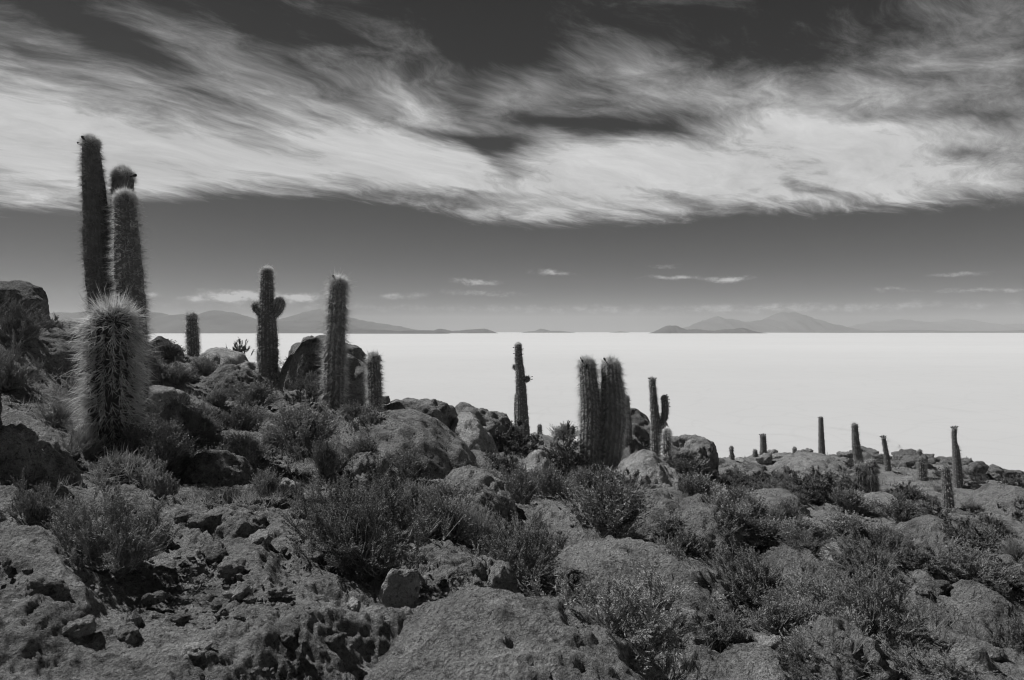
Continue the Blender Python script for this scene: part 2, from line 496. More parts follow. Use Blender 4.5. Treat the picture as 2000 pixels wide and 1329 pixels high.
_boulders_spots = []
def build_ground():
    ang = np.concatenate([np.linspace(-pi, -0.70, 90, endpoint=False), np.linspace(-0.70, 0.70, 740, endpoint=False), np.linspace(0.70, pi, 90)])
    r = np.concatenate([np.linspace(0.02, 1.6, 14, endpoint=False), np.exp(np.linspace(math.log(1.6), math.log(2.3), 60, endpoint=False)), np.exp(np.linspace(math.log(2.3), math.log(12), 410, endpoint=False)), np.exp(np.linspace(math.log(12), math.log(72), 170, endpoint=False)), np.exp(np.linspace(math.log(72), math.log(150), 40))])
    A, R = np.meshgrid(ang, r)
    x = (R * np.sin(A)).astype(np.float64); y = (R * np.cos(A)).astype(np.float64)
    z = land(x, y)
    # crusty coral rock: lumps, ledges, pits
    wx = x + 0.25 * noise2(x * 1.3, y * 1.3, 91); wy = y + 0.25 * noise2(x * 1.3 + 40, y * 1.3, 92)
    lump = ridge2(wx * 0.75, wy * 0.75, 5, 101, 0.52)
    z = z + 0.10 * (lump - 1.0)
    patch = smooth(-0.25, 0.35, fbm2(x * 0.5 + 9, y * 0.5, 3, 55))        # where bare rough rock shows
    led = fbm2(wx * 1.7, wy * 1.7, 4, 140)
    z = z + patch * 0.05 * (np.floor(led * 5) / 5 + smooth(0.55, 1.0, led * 5 - np.floor(led * 5)) / 5)
    d, v = cell2(wx * 5.5, wy * 5.5, 7)
    z = z + (0.35 + 0.65 * patch) * 0.026 * (v - 0.35) * (1 - smooth(0.15, 0.65, d))
    d, v = cell2(wx * 15, wy * 15, 8)
    z = z + 0.012 * (v - 0.2) * (1 - smooth(0.1, 0.6, d)) * (0.4 + 0.6 * patch)
    z = z + 0.015 * (ridge2(wx * 6.5, wy * 6.5, 4, 611, 0.6) - 1.0) * (0.5 + 0.5 * patch)
    z = z + 0.010 * fbm2(x * 22, y * 22, 3, 77, 0.6)
    d, v = cell2(x * 2.3 + 8, y * 2.3, 9)
    z = z - 0.015 * smooth(0.62, 0.9, v) * (1 - smooth(0.0, 0.45, d + 0.25 * noise2(x * 9, y * 9, 3)))     # holes
    na = len(ang); nr = len(r)
    i = np.arange(nr - 1)[:, None] * na + np.arange(na - 1)[None, :]
    f = np.stack([i, i + 1, i + na + 1, i + na], -1).reshape(-1, 4)
    # winding so that normals look up
    f = f[:, ::-1]
    me = new_mesh('ground', np.stack([x.ravel(), y.ravel(), z.ravel()], 1), f, 4, True)
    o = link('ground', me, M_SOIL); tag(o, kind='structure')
    return o

def build_salt():
    # one flat sheet to the horizon
    n = 96
    rad = [0.0, 60, 200, 1000, 5000, 20000, 29000]
    vs = [(0, 0, SALT)]
    for rr in rad[1:]:
        for i in range(n):
            a = 2 * pi * i / n
            vs.append((rr * math.cos(a), rr * math.sin(a), SALT))
    fs = [(0, 1 + i, 1 + (i + 1) % n) for i in range(n)]
    for j in range(len(rad) - 2):
        b0 = 1 + j * n; b1 = b0 + n
        fs += [(b0 + i, b1 + i, b1 + (i + 1) % n, b0 + (i + 1) % n) for i in range(n)]
    me = bpy.data.meshes.new('salt_flat'); me.from_pydata(vs, [], fs); me.update()
    tag(link('salt_flat', me, M_SALT), kind='structure')
    # looping wheel tracks on the crust
    def track(cx, cy, rx, ry, a0, a1, w, nm='wheel_track', seed=0):
        rr = random.Random(seed)
        v, f = [], []; m = 80
        for i in range(m + 1):
            a = a0 + (a1 - a0) * i / m
            s = 1 + 0.03 * math.sin(3 * a + seed)
            for q in (-w / 2, w / 2):
                v.append((cx + (rx * s + q) * math.cos(a), cy + (ry * s + q) * math.sin(a), SALT + 0.02))
        for i in range(m):
            f.append((2 * i, 2 * i + 1, 2 * i + 3, 2 * i + 2))
        me = bpy.data.meshes.new(nm); me.from_pydata(v, [], f); me.update()
        return tag(link(nm, me, M_TRACK), kind='structure')
    for k, (px, py, wpx, ratio, a0, a1) in enumerate([(1565, 848, 55, 3.2, -0.9, 2.6), (1660, 853, 60, 3.0, -1.6, 1.9), (1690, 862, 45, 2.4, -1.2, 1.7), (1420, 838, 60, 3.0, 0.2, 2.9),
                             (1870, 809, 60, 3, 0.1, 2.4), (1760, 893, 90, 2.0, 0.5, 2.4), (1940, 885, 45, 2, 0.2, 2.8), (1035, 817, 70, 1.4, 0.2, 2.9), (1045, 786, 40, 3, -0.5, 2.6), (1400, 903, 140, 1.2, 0.6, 2.3), (1560, 868, 70, 2.2, 0.3, 2.5)]):
        Y = -SALT * F / (py - HOR); X = (px - 1000) / F * Y
        rx = wpx / F * Y
        track(X, Y, rx, rx * ratio * 0.8, a0, a1, 0.5 * Y / 200, seed=k)
        if k in (1, 4): track(X, Y, rx * 0.86, rx * 0.8 * ratio * 0.86, a0, a1, 0.3 * Y / 200, seed=k)

def build_mountains():
    def rng_(name, D, pts, depth, seed, rough=1.0):
        pts = [(px, py) for px, py in pts]
        xs = np.array([(p[0] - 1000) / F * D for p in pts]); hs = np.array([(HOR - p[1]) / F * D - SALT for p in pts])
        hs[0] = hs[-1] = 0.0
        nx = 180; ny = 22
        X = np.linspace(xs[0], xs[-1], nx); Hx = np.interp(X, xs, hs)
        Yv = np.linspace(-1, 1, ny)
        XX, TT = np.meshgrid(X, Yv)
        prof = np.clip(1 - np.abs(TT) ** 1.3, 0, 1)
        amp = hs.max()
        XX2 = XX / depth
        spur = ridge2(XX2 * 3.0 + seed, TT * 1.6, 5, seed) - 1.0
        HH = np.maximum(Hx[None, :], 0) * prof * (1 + 0.40 * spur * (1 - prof) * 3 * np.abs(TT)) + amp * 0.05 * rough * fbm2(XX2 * 14, TT * 5, 4, seed + 3) * prof
        HH = np.minimum(HH, Hx[None, :] + amp * 0.02)
        # feet run below the salt so that no gap shows
        z = SALT + HH - 6.0
        v = np.stack([XX.ravel(), (D + depth * TT).ravel(), z.ravel()], 1)
        i = np.arange(ny - 1)[:, None] * nx + np.arange(nx - 1)[None, :]
        f = np.stack([i, i + 1, i + nx + 1, i + nx], -1).reshape(-1, 4)
        o = link(name, new_mesh(name, v, f, 4, True), M_MOUNT); tag(o, kind='structure')
    rng_('mountain', 14000, [(-500, 650), (-350, 630), (-150, 612), (0, 625), (60, 630), (109, 615), (127, 609.5), (150, 610), (190, 606), (240, 612), (298, 608.6), (325, 615), (343, 616), (365, 612), (388, 614), (406, 612), (424, 606), (451, 608.6), (473, 616), (496, 624), (520, 626), (550, 627), (595, 627.5), (631, 626.6), (662, 631), (690, 637), (720, 643), (760, 650)], 2600, 3)
    rng_('mountain', 18000, [(500, 650), (530, 630), (554, 623), (595, 612), (610, 606), (622, 604), (640, 605), (653, 608), (685, 621), (730, 630), (775, 636), (802, 643), (840, 650)], 3000, 5)
    rng_('hill', 10000, [(640, 651), (676, 642.5), (700, 643), (752, 643.5), (775, 646), (800, 645), (842, 644.5), (860, 646.5), (880, 650.6)], 700, 7)
    rng_('hill', 12500, [(835, 650), (847, 645.5), (854, 642.5), (860, 641.5), (868, 643), (883, 646), (900, 645), (915, 643.5), (930, 642.5), (946, 641.5), (955, 644), (975, 650)], 600, 9)
    rng_('hill', 17000, [(1015, 650), (1030, 647.5), (1045, 646), (1055, 641.8), (1063, 643), (1075, 646), (1095, 646), (1110, 648), (1130, 650)], 400, 11)
    rng_('hill', 19000, [(1185, 650), (1200, 648.3), (1213, 646.8), (1222, 648), (1232, 650)], 300, 12)
    rng_('hill', 11500, [(1270, 651), (1286, 643.5), (1300, 636.5), (1305, 635.5), (1320, 635.5), (1328, 639), (1340, 643.5), (1352, 642.8), (1360, 642.5), (1378, 644.5), (1395, 646), (1412, 643), (1430, 642.5), (1442, 640.5), (1450, 640), (1458, 642), (1470, 646), (1490, 651)], 500, 13)
    rng_('mountain', 20500, [(1320, 650), (1335, 643), (1355, 634), (1366, 628), (1380, 625), (1390, 620), (1400, 618.5), (1415, 622), (1435, 624.5), (1450, 629), (1475, 627), (1500, 622.5), (1512, 615), (1520, 611), (1535, 609.5), (1550, 610), (1565, 614), (1575, 619), (1600, 629), (1630, 638), (1670, 646), (1720, 650)], 2500, 15)
    rng_('mountain', 25500, [(1640, 650), (1675, 637), (1700, 630), (1712, 628), (1735, 627), (1760, 623), (1785, 627), (1810, 629), (1830, 628), (1850, 630), (1865, 624), (1875, 622), (1890, 625), (1905, 630), (1950, 635), (2000, 632), (2100, 624), (2250, 630), (2400, 650)], 3000, 17)
    rng_('hill', 17000, [(1560, 650), (1640, 645.5), (1720, 646.5), (1795, 644), (1850, 646), (1900, 647), (1950, 646.5), (1990, 645), (2050, 643), (2200, 644), (2300, 650)], 1500, 19)

ground = build_ground()
build_salt()
build_mountains()

def build_haze():
    W = 29500.0; z0 = SALT - 8.0; z1 = 640.0
    v = [(x, y, z) for x in (-W, W) for y in (-3000.0, W) for z in (z0, z1)]
    f = [(0, 1, 3, 2), (4, 6, 7, 5), (0, 4, 5, 1), (2, 3, 7, 6), (0, 2, 6, 4), (1, 5, 7, 3)]
    me = bpy.data.meshes.new('haze'); me.from_pydata(v, [], f); me.update()
    m = bpy.data.materials.new('haze'); m.use_nodes = True
    t = m.node_tree; t.nodes.clear()
    p = t.nodes.new('ShaderNodeVolumePrincipled'); o = t.nodes.new('ShaderNodeOutputMaterial')
    t.links.new(p.outputs[0], o.inputs['Volume'])
    p.inputs['Color'].default_value = (0.92, 0.92, 0.92, 1)
    p.inputs['Density'].default_value = HAZE_DENSITY
    p.inputs['Anisotropy'].default_value = 0.0
    tag(link('haze', me, m), kind='stuff')
HAZE_DENSITY = 2.9e-5
build_haze()

# ------------------------------------------------------------------ boulders
def ico(sub):
    import bmesh
    bm = bmesh.new(); bmesh.ops.create_icosphere(bm, subdivisions=sub, radius=1.0)
    v = np.array([q.co[:] for q in bm.verts], np.float64)
    f = np.array([[q.index for q in fc.verts] for fc in bm.faces], np.int32)
    bm.free(); return v, f
_ICO = {s: ico(s) for s in (3, 4, 5, 6)}
_v6, _f6 = _ICO[6]
def _sub7():
    import bmesh
    bm = bmesh.new(); bmesh.ops.create_icosphere(bm, subdivisions=7, radius=1.0)
    v = np.array([q.co[:] for q in bm.verts], np.float64)
    f = np.array([[q.index for q in fc.verts] for fc in bm.faces], np.int32)
    bm.free(); return v, f
_ICO[7] = _sub7()

def rock_mesh(name, rx, ry, rz, seed, sub, rough=1.0, blocky=0.0, flat_under=True, lumps=0.16):
    v, f = _ICO[sub]
    p = v.copy()
    if blocky > 0:
        e = 2 + 3.5 * blocky
        ca, sa = math.cos(seed), math.sin(seed)
        q = np.stack([p[:, 0] * ca - p[:, 1] * sa, p[:, 0] * sa + p[:, 1] * ca, p[:, 2]], 1)
        p = p / (np.abs(q) ** e).sum(1)[:, None] ** (1 / e)
    off = np.array([seed * 7.31, seed * 3.17, seed * 1.93])
    q = v + off
    R = 1 + lumps * 1.5 * fbm3(q, 0.9, 3, seed) 
    R = R + 0.035 * rough * (fbm3(q, 2.6, 3, seed + 50, 0.55, True) - 0.9)
    p = p * R[:, None]
    p = p * np.array([rx, ry, rz])
    # absolute-size roughness (metres): weathering pits, ledges
    w = p + off
    m = min(rx, ry, rz * 1.5)
    nn = v / np.array([rx, ry, rz]); nn = nn / np.linalg.norm(nn, axis=1)[:, None]
    d = 0.022 * min(1, m * 2) * (fbm3(w, 4.5, 4, seed + 7, 0.6, True) - 1.0)
    d = d + 0.010 * min(1, m * 3) * fbm3(w, 19.0, 3, seed + 9, 0.6)
    lay = w[:, 2] * 9 + 1.2 * fbm3(w, 2.0, 2, seed + 21)
    d = d + 0.016 * min(1, m * 2.5) * (np.abs((lay % 1.0) - 0.5) * 2 - 0.5) * smooth(-0.1, 0.5, fbm3(w, 1.7, 2, seed + 33))
    crack = np.abs(fbm3(w, 1.3, 3, seed + 71, 0.5))
    d = d - 0.015 * min(1, m * 2) * (1 - smooth(0.0, 0.035, crack))
    p = p + nn * (d * rough)[:, None]
    return new_mesh(name, p, f, 3, True)

def boulder(name, label, px0, px1, top, bot, mt, seed, deep=0.8, Y=None, sub=None, rough=1.0, sink=0.66, tilt=(0, 0, 0), group=None, blocky=0.0, hmin=0.16, lumps=0.16):
    """a boulder that fills px0..px1 between the rows top and bot of the photograph and stands on the hillside there"""
    pxc = (px0 + px1) / 2
    if Y is None: x, Yf, z = hit(pxc, bot)
    else: Yf = Y; x = (pxc - 1000) / F * Y; z = float(land(np.array([x]), np.array([Y]))[0])
    w = (px1 - px0) / F * Yf / 2
    if sink >= 0.6: deep = deep * 1.6
    ry = w * deep
    cy = Yf + ry * 0.75
    w = w * cy / Yf * 0.98
    cx = (pxc - 1000) / F * cy
    zg = float(land(np.array([cx]), np.array([cy]))[0])
    ztop = -(top - HOR) / F * cy
    h = max(ztop - zg, hmin * w)
    rz = h / (1 - sink)
    w = w / math.sqrt(1 - sink ** 2); ry = ry / math.sqrt(1 - sink ** 2)
    lumps = lumps * min(1.0, (1 - sink) / 0.6)
    if sub is None:
        n = (px1 - px0)
        sub = 7 if n > 400 else 6 if n > 105 else 5 if n > 34 else 4
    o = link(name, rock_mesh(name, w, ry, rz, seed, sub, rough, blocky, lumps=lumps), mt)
    o.location = (cx, cy, zg + h - rz)
    o.rotation_euler = [radians(t) for t in tilt]
    tag(o, label, 'boulder' if 'boulder' in name else 'rock', group)
    return o

B = [
    # name, label, px0, px1, top, bottom, material, seed, extras
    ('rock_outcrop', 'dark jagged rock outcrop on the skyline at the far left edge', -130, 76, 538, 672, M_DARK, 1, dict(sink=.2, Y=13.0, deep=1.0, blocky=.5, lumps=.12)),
    ('rock_outcrop', 'broad rough rock shelf sloping below the dark outcrop at the left edge', -120, 190, 640, 760, M_ROCK, 2, dict(Y=8.6, deep=1.1, lumps=.12)),
    ('boulder', 'big domed boulder on the crest between the two tall left-centre cacti', 536, 710, 670, 778, M_ROCK, 3, dict(sink=.1, Y=14.0, deep=.9, blocky=.55, lumps=.2, tilt=(0, 13, 0))),
    ('boulder', 'low arched boulder with a black hollow under it, left of the armed cactus', 392, 535, 714, 770, M_ROCK, 4, dict(deep=.5, lumps=.06)),
    ('boulder', 'small pale slab behind the arched boulder at the foot of the armed cactus', 462, 515, 705, 735, M_PALE, 5, dict(deep=.8)),
    ('boulder', 'pale flat-topped boulder on the skyline beside the small leafy bush', 384, 486, 682, 712, M_PALE, 6, dict(deep=.7)),
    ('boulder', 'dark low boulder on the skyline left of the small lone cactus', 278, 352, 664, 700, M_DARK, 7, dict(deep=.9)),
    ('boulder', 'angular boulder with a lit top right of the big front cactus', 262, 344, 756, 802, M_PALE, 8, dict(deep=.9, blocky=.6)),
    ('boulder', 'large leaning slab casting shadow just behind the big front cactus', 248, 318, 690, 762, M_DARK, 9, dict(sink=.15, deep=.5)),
    ('boulder', 'long domed boulder in front of the short skyline cactus, cracked along its top', 640, 890, 812, 900, M_ROCK, 10, dict(deep=.8, lumps=.10, sink=.8)),
    ('boulder', 'rugged boulder with pebbles on top at the crest right of the short cactus', 752, 888, 782, 836, M_ROCK, 11, dict(Y=15.0, deep=.8, sink=.5, blocky=.45, lumps=.18)),
    ('boulder', 'knobbly boulder standing alone on the crest left of the slim bent cactus', 878, 1008, 796, 842, M_ROCK, 12, dict(sink=.5, Y=17.0, deep=.8, lumps=.2, blocky=.3)),
    ('boulder', 'pale rounded boulder with a crusted rim below the knobbly crest boulder', 858, 968, 820, 880, M_PALE, 13, dict(deep=.8)),
    ('boulder', 'smooth round boulder left of the twin cactus', 1012, 1094, 884, 940, M_PALE, 14, dict(deep=.9, lumps=.08)),
    ('boulder', 'small round boulder tucked left of the smooth round one', 974, 1018, 902, 930, M_PALE, 15, dict(deep=.9, lumps=.08)),
    ('boulder', 'low boulder right of the twin cactus, crossed by the cactus shadow', 1196, 1330, 888, 948, M_PALE, 16, dict(deep=.8)),
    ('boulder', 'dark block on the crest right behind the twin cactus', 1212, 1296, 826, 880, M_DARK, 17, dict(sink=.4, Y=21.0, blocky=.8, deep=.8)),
    ('boulder', 'small boulder between the twin cactus and the forked cactus', 1200, 1262, 846, 890, M_ROCK, 18, dict(deep=.8)),
    ('boulder', 'large sloping boulder right of the forked cactus with dark hollows', 1262, 1385, 854, 906, M_ROCK, 19, dict(sink=.3, Y=19.0, blocky=.5, deep=.9, lumps=.16, tilt=(0, 16, 0))),
    ('boulder', 'lower end boulder of the ridge dropping to the salt right of the forked cactus', 1335, 1402, 886, 914, M_ROCK, 20, dict(sink=.4, Y=20.0, deep=.9)),
    ('boulder', 'rounded mid-slope boulder half behind a bush, left one of a touching pair', 1235, 1335, 970, 1030, M_ROCK, 21, dict(deep=.8, lumps=.1)),
    ('boulder', 'rounded mid-slope boulder, larger right one of a touching pair', 1295, 1436, 974, 1066, M_ROCK, 22, dict(deep=.9, lumps=.1)),
    ('boulder', 'wide low dome of bare rock across the centre right slope', 1020, 1388, 1078, 1182, M_ROCK, 23, dict(rough=1.3, deep=.7, lumps=.1)),
    ('stone', 'loose pale pitted stone lying on the dirt below the large central bush', 738, 806, 1112, 1184, M_PALE, 24, dict(deep=.5, sub=6, sink=.05, tilt=(0, 18, 10), lumps=.1, blocky=.3)),
    ('boulder', 'crusty ragged ridge of rock right of the loose pale stone', 836, 1030, 1098, 1205, M_ROCK, 25, dict(deep=.6, rough=1.7, sub=6)),
    ('boulder', 'broad pale foreground dome of rock at the bottom centre', 690, 1270, 1198, 1400, M_ROCK, 26, dict(deep=.8, sub=7, Y=2.75, lumps=.06, sink=.78)),
    ('boulder', 'low mound of bare rock behind the large central bush', 838, 992, 922, 1010, M_ROCK, 27, dict(deep=.9, lumps=.1)),
    ('boulder', 'low crusted rock left of the twisted bush in the middle of the slope', 662, 772, 880, 958, M_ROCK, 28, dict(deep=.8)),
    ('boulder', 'boulder with a dark right face in the middle of the right slope', 1470, 1566, 966, 1014, M_ROCK, 29, dict(deep=.8, blocky=.3)),
    ('boulder', 'long rough ridge rock below the far cacti on the skyline', 1530, 1648, 886, 975, M_ROCK, 30, dict(Y=30.0, deep=.8, lumps=.12)),
    ('boulder', 'knobbed boulder above the two right foreground bushes', 1472, 1622, 1080, 1130, M_ROCK, 31, dict(deep=.8, lumps=.14)),
    ('boulder', 'small bright wedge of rock beside the knobbed boulder', 1590, 1660, 1058, 1100, M_PALE, 32, dict(deep=.6)),
    ('boulder', 'tall foreground boulder at the lower right with a pale lit crest', 1545, 1745, 1226, 1345, M_ROCK, 33, dict(rough=1.2, deep=.8, lumps=.12)),
    ('boulder', 'flat low rock under the spiky young cacti on the right slope', 1690, 1762, 966, 992, M_ROCK, 34, dict(deep=.8)),
    ('boulder', 'peaked smooth mound at the right edge above the lower right bushes', 1850, 1970, 1145, 1215, M_ROCK, 35, dict(deep=.9, lumps=.08)),
    ('boulder', 'shadowed boulder right of the round spiny cactus', 340, 492, 888, 962, M_ROCK, 36, dict(deep=.8, lumps=.1)),
    ('boulder', 'rounded rock in the lower right with a dark cleft beside it', 1855, 1930, 1250, 1310, M_ROCK, 37, dict(deep=.8)),
    ('boulder', 'rough rock hump at the bottom right of centre below the big front bush', 1400, 1560, 1275, 1345, M_ROCK, 38, dict(deep=.8, lumps=.1)),
    ('boulder', 'low rounded mound of rock on the right slope above the paired dark bushes', 1768, 1890, 1010, 1060, M_ROCK, 39, dict(deep=.9, lumps=.1)),
    ('boulder', 'smooth low swell of rock near the right edge, below the far ridge', 1890, 2040, 950, 1012, M_ROCK, 40, dict(deep=.9, lumps=.1)),
    ('boulder', 'long low rock in the right middle distance under the lone dotted bush', 1560, 1690, 1012, 1056, M_ROCK, 41, dict(deep=.8)),
    ('boulder', 'unseen rock added beyond the left edge to cast shade into view', -380, -35, 560, 1120, M_DARK, 42, dict(sink=.1, blocky=.5, Y=4.2, deep=.8, sub=6, lumps=.12)),  # out of view, added and sized to throw shade across the left edge
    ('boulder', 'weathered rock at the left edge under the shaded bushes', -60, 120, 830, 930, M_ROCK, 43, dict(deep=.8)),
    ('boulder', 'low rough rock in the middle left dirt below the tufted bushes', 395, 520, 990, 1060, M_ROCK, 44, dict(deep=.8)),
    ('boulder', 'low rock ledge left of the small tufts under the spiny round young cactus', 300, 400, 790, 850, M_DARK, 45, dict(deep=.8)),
]
for (nm, lb, a, b_, tp, bt, mt, sd_, kw) in B:
    boulder(nm, lb, a, b_, tp, bt, mt, sd_, **kw)

# what stands where in the photograph: used to say of each small thing what it lies beside
MARKS = [('the twin cactus', 1168, 928), ('the forked cactus', 1283, 874), ('the short stout cactus', 731, 786), ('the tall shaggy cactus', 650, 792), ('the armed cactus', 522, 722),
    ('the small lone skyline cactus', 376, 688), ('the short fat cactus', 219, 884), ('the round spiny cactus', 238, 965), ('the slim leaning cactus', 1021, 834), ('the long domed boulder', 763, 880),
    ('the largest bush', 708, 1130), ('the loose pale stone', 770, 1180), ('the ragged rock ridge', 930, 1190), ('the pale foreground dome', 950, 1300), ('the wide low dome', 1200, 1170),
    ('the touching pair of boulders', 1340, 1050), ('the smooth round boulder', 1053, 935), ('the shadowed boulder', 416, 955), ('the arched boulder', 463, 765), ('the angular lit boulder', 303, 800),
    ('the big front bush', 1195, 1300), ('the knobbed boulder', 1547, 1125), ('the tall foreground boulder', 1645, 1290), ('the peaked smooth mound', 1910, 1200), ('the dark-faced boulder', 1518, 1010),
    ('the dark rounded bush', 1590, 985), ('the spiky young cacti', 1690, 965), ('the pale-topped cactus', 1851, 994), ('the tallest far right cactus', 1869, 950), ('the leaning tall cactus', 1680, 925),
    ('the straight slim ridge cactus', 1604, 896), ('the bud-topped cactus', 1491, 905), ('the waisted dark cactus', 1429, 903), ('the tiny ridge stub', 1552, 892), ('the bent slim cactus', 1734, 922),
    ('the narrow paired cactus', 1797, 930), ('the small distant pair', 1945, 926), ('the pair at the right edge', 1987, 936), ('the mound of bare rock', 915, 1005), ('the knobbly crest boulder', 944, 840),
    ('the bright wedge of rock', 1625, 1098), ('the windswept bush', 800, 950), ('the shaded left-edge bush', 60, 1040), ('the pale leafy shrub', 318, 990), ('the rough hump of rock', 1480, 1320), ('the dark scrub at the left foot', 120, 905)]
SAID = {}
def beside(what, px, py):
    best = sorted(MARKS, key=lambda m: math.hypot(px - m[1], (py - m[2]) * 1.4))[:5]
    for far in ('', 'just ', 'a little '):
        for m in best:
            dx, dy = px - m[1], (py - m[2]) * 1.4
            a = math.degrees(math.atan2(-dy, dx)) % 360
            w = ['right of', 'above right of', 'above', 'above left of', 'left of', 'below left of', 'below', 'below right of'][int(((a + 22.5) % 360) // 45)]
            d = 'close ' if math.hypot(dx, dy) < 45 else ''
            lb = '%s %s%s %s' % (what, d, w, m[0])
            if lb not in SAID and not far: SAID[lb] = 1; return lb
            lb2 = '%s %s%s%s %s' % (what, {'': '', 'just ': 'just ', 'a little ': 'farther '}[far], d, w, m[0])
            if far and lb2 not in SAID: SAID[lb2] = 1; return lb2
    return '%s among others near %s' % (what, best[0][0])

# rubble ridge on the far right skyline: small blocks, each its own rock
rr = random.Random(5)
_pool = [rock_mesh('rock', 1, 0.9, 0.8, 200 + i, 4, 2.2, 0.6, lumps=.34) for i in range(6)]
for m_ in _pool: m_.materials.append(M_DARK)
def small_rock(x, y, s, mi, label, group, mt=None, zoff=0.25):
    z = float(land(np.array([x]), np.array([y]))[0])
    label = beside(('large ' if s > .5 else '') + label, 1000 + x / y * F, HOR - z / y * F)
    me = _pool[mi % 6]
    o = link('rock', me)
    o.location = (x, y, z + s * zoff); o.scale = (s, s * rr.uniform(.8, 1.1), s * rr.uniform(.6, .9)); o.rotation_euler = (rr.uniform(-.3, .3), rr.uniform(-.3, .3), rr.uniform(0, 6))
    if mt: o.material_slots[0].link = 'OBJECT'; o.material_slots[0].material = mt
    tag(o, label, 'rock', group)
for i in range(90):
    px = rr.uniform(1640, 2010); Y = rr.uniform(40, 62)
    small_rock((px - 1000) / F * Y, Y, rr.uniform(.2, .7), i, 'dark block of ridge rubble', 'rubble blocks on the far right ridge')
for i in range(12):
    px = rr.uniform(700, 900); Y = rr.uniform(15.5, 17.5)
    small_rock((px - 1000) / F * Y, Y, rr.uniform(.07, .18), i, 'small stone perched on the crest', 'small stones on the crest', M_ROCK, .6)
for i in range(50):
    px = rr.uniform(1380, 1680); Y = rr.uniform(22, 40)
    small_rock((px - 1000) / F * Y, Y, rr.uniform(.1, .38), i, 'rough grey block on the slope', 'blocks on the far slope', M_ROCK)
# stones on the near dirt
_near = [(560, 1255, .035), (655, 1262, .04), (470, 1170, .05), (590, 1215, .05), (300, 1180, .045), (150, 1240, .05), (90, 1160, .06), (420, 1095, .07), (505, 1075, .08), (455, 1120, .06),
         (350, 1215, .03), (690, 1190, .04), (250, 1250, .04), (620, 1100, .05), (380, 1290, .05), (540, 1165, .04), (820, 1080, .05), (1410, 1215, .08), (1440, 1225, .06), (1330, 1225, .06), (1505, 1270, .07), (1930, 1290, .08), (1945, 1240, .07),
         (1745, 1150, .08), (1800, 1165, .07), (1835, 1160, .09), (560, 960, .07), (600, 985, .06), (520, 930, .08), (300, 1060, .09), (370, 1020, .08), (410, 1040, .1)]
for i, (px, py, s) in enumerate(_near):
    x, y, z = hit(px, py)
    small_rock(x, y, s, i, ['small grey stone on the dirt', 'small dark stone on the dirt', 'small pale stone on the dirt'][i % 3], 'loose stones on the dirt', [M_ROCK, M_DARK, M_PALE][i % 3], .5)

# gravel that nobody could count
def scatter_gravel(n, seed):
    g = np.random.default_rng(seed)
    v, f = _ICO[3]
    import bmesh
    bm = bmesh.new(); bmesh.ops.create_icosphere(bm, subdivisions=1, radius=1.0)
    v = np.array([q.co[:] for q in bm.verts]); f = np.array([[q.index for q in fc.verts] for fc in bm.faces]); bm.free()
    az = g.uniform(-.72, .72, n); r = 1.9 * np.exp(g.uniform(0, 1, n) ** 0.9 * math.log(26 / 1.9))
    x = r * np.sin(az); y = r * np.cos(az)
    keep = fbm2(x * 0.8, y * 0.8, 3, 303) > g.normal(0.1, .3, n)
    x, y, r = x[keep], y[keep], r[keep]; n = len(x)
    z = land(x, y)
    s = np.clip(g.lognormal(-4.6, .55, n), .005, .06) * (0.7 + r * 0.06)
    V = v[None] * (1 + g.uniform(-.3, .3, (n, len(v), 1))) * (s[:, None, None] * g.uniform(.6, 1.2, (n, 1, 3)))
    V = V + np.stack([x, y, z + s * .5], 1)[:, None, :]
    Fc = f[None] + (np.arange(n) * len(v))[:, None, None]
    o = link('gravel', new_mesh('gravel', V.reshape(-1, 3), Fc.reshape(-1), 3, False), M_ROCK)
    tag(o, kind='stuff')
scatter_gravel(28000, 3)

# ------------------------------------------------------------------ cacti
def cactus_body_build(k, b):
    v = k.n('ShaderNodeNewGeometry').outputs['Position']
    c = k.math('MULTIPLY_ADD', k.noise(v, 14.0, 5, 0.65), 0.22, 0.05)
    grey(k, b, c)
    bump(k, b, k.noise(v, 60.0, 3, 0.6), 0.006)
M_SKIN = mat('cactus_skin', cactus_body_build, 0.8, 0.2)
M_SKIN_D = mat('dark_old_cactus_skin', flat_grey(0.06), 0.8, 0.1)
def leafy(name, base, var, trans):
    m = bpy.data.materials.new(name); m.use_nodes = True
    t = m.node_tree; t.nodes.clear(); k = NT(t)
    v = k.n('ShaderNodeNewGeometry').outputs['Position']
    inf = k.n('ShaderNodeObjectInfo').outputs['Random']
    c = k.math('MULTIPLY_ADD', k.math('SUBTRACT', k.noise(v, 7.0, 3, 0.6), 0.5), base * 1.6, base)
    c = k.math('MULTIPLY', c, k.math('MULTIPLY_ADD', inf, var, 1 - var / 2))
    c = k.math('MULTIPLY', c, k.math('MULTIPLY_ADD', k.n('ShaderNodeNewGeometry').outputs['Random Per Island'], 0.5, 0.75))
    c = k.math('MAXIMUM', c, 0.01)
    col = k.n('ShaderNodeCombineColor')
    for s in col.inputs: k.l(c, s)
    d = k.n('ShaderNodeBsdfDiffuse'); tr = k.n('ShaderNodeBsdfTranslucent')
    k.l(col.outputs[0], d.inputs[0]); k.l(col.outputs[0], tr.inputs[0])
    mx = k.n('ShaderNodeMixShader'); mx.inputs[0].default_value = trans
    k.l(d.outputs[0], mx.inputs[1]); k.l(tr.outputs[0], mx.inputs[2])
    o = k.n('ShaderNodeOutputMaterial'); k.l(mx.outputs[0], o.inputs[0])
    return m
M_SPINE = leafy('cactus_spines', 0.80, 0.1, 0.5)
M_SPINE_D = leafy('old_cactus_spines', 0.52, 0.1, 0.45)
M_WOOL = leafy('pale_crown_wool', 0.90, 0.1, 0.55)
M_BUD = mat('dry_bud', flat_grey(0.035), 0.8, 0.2)

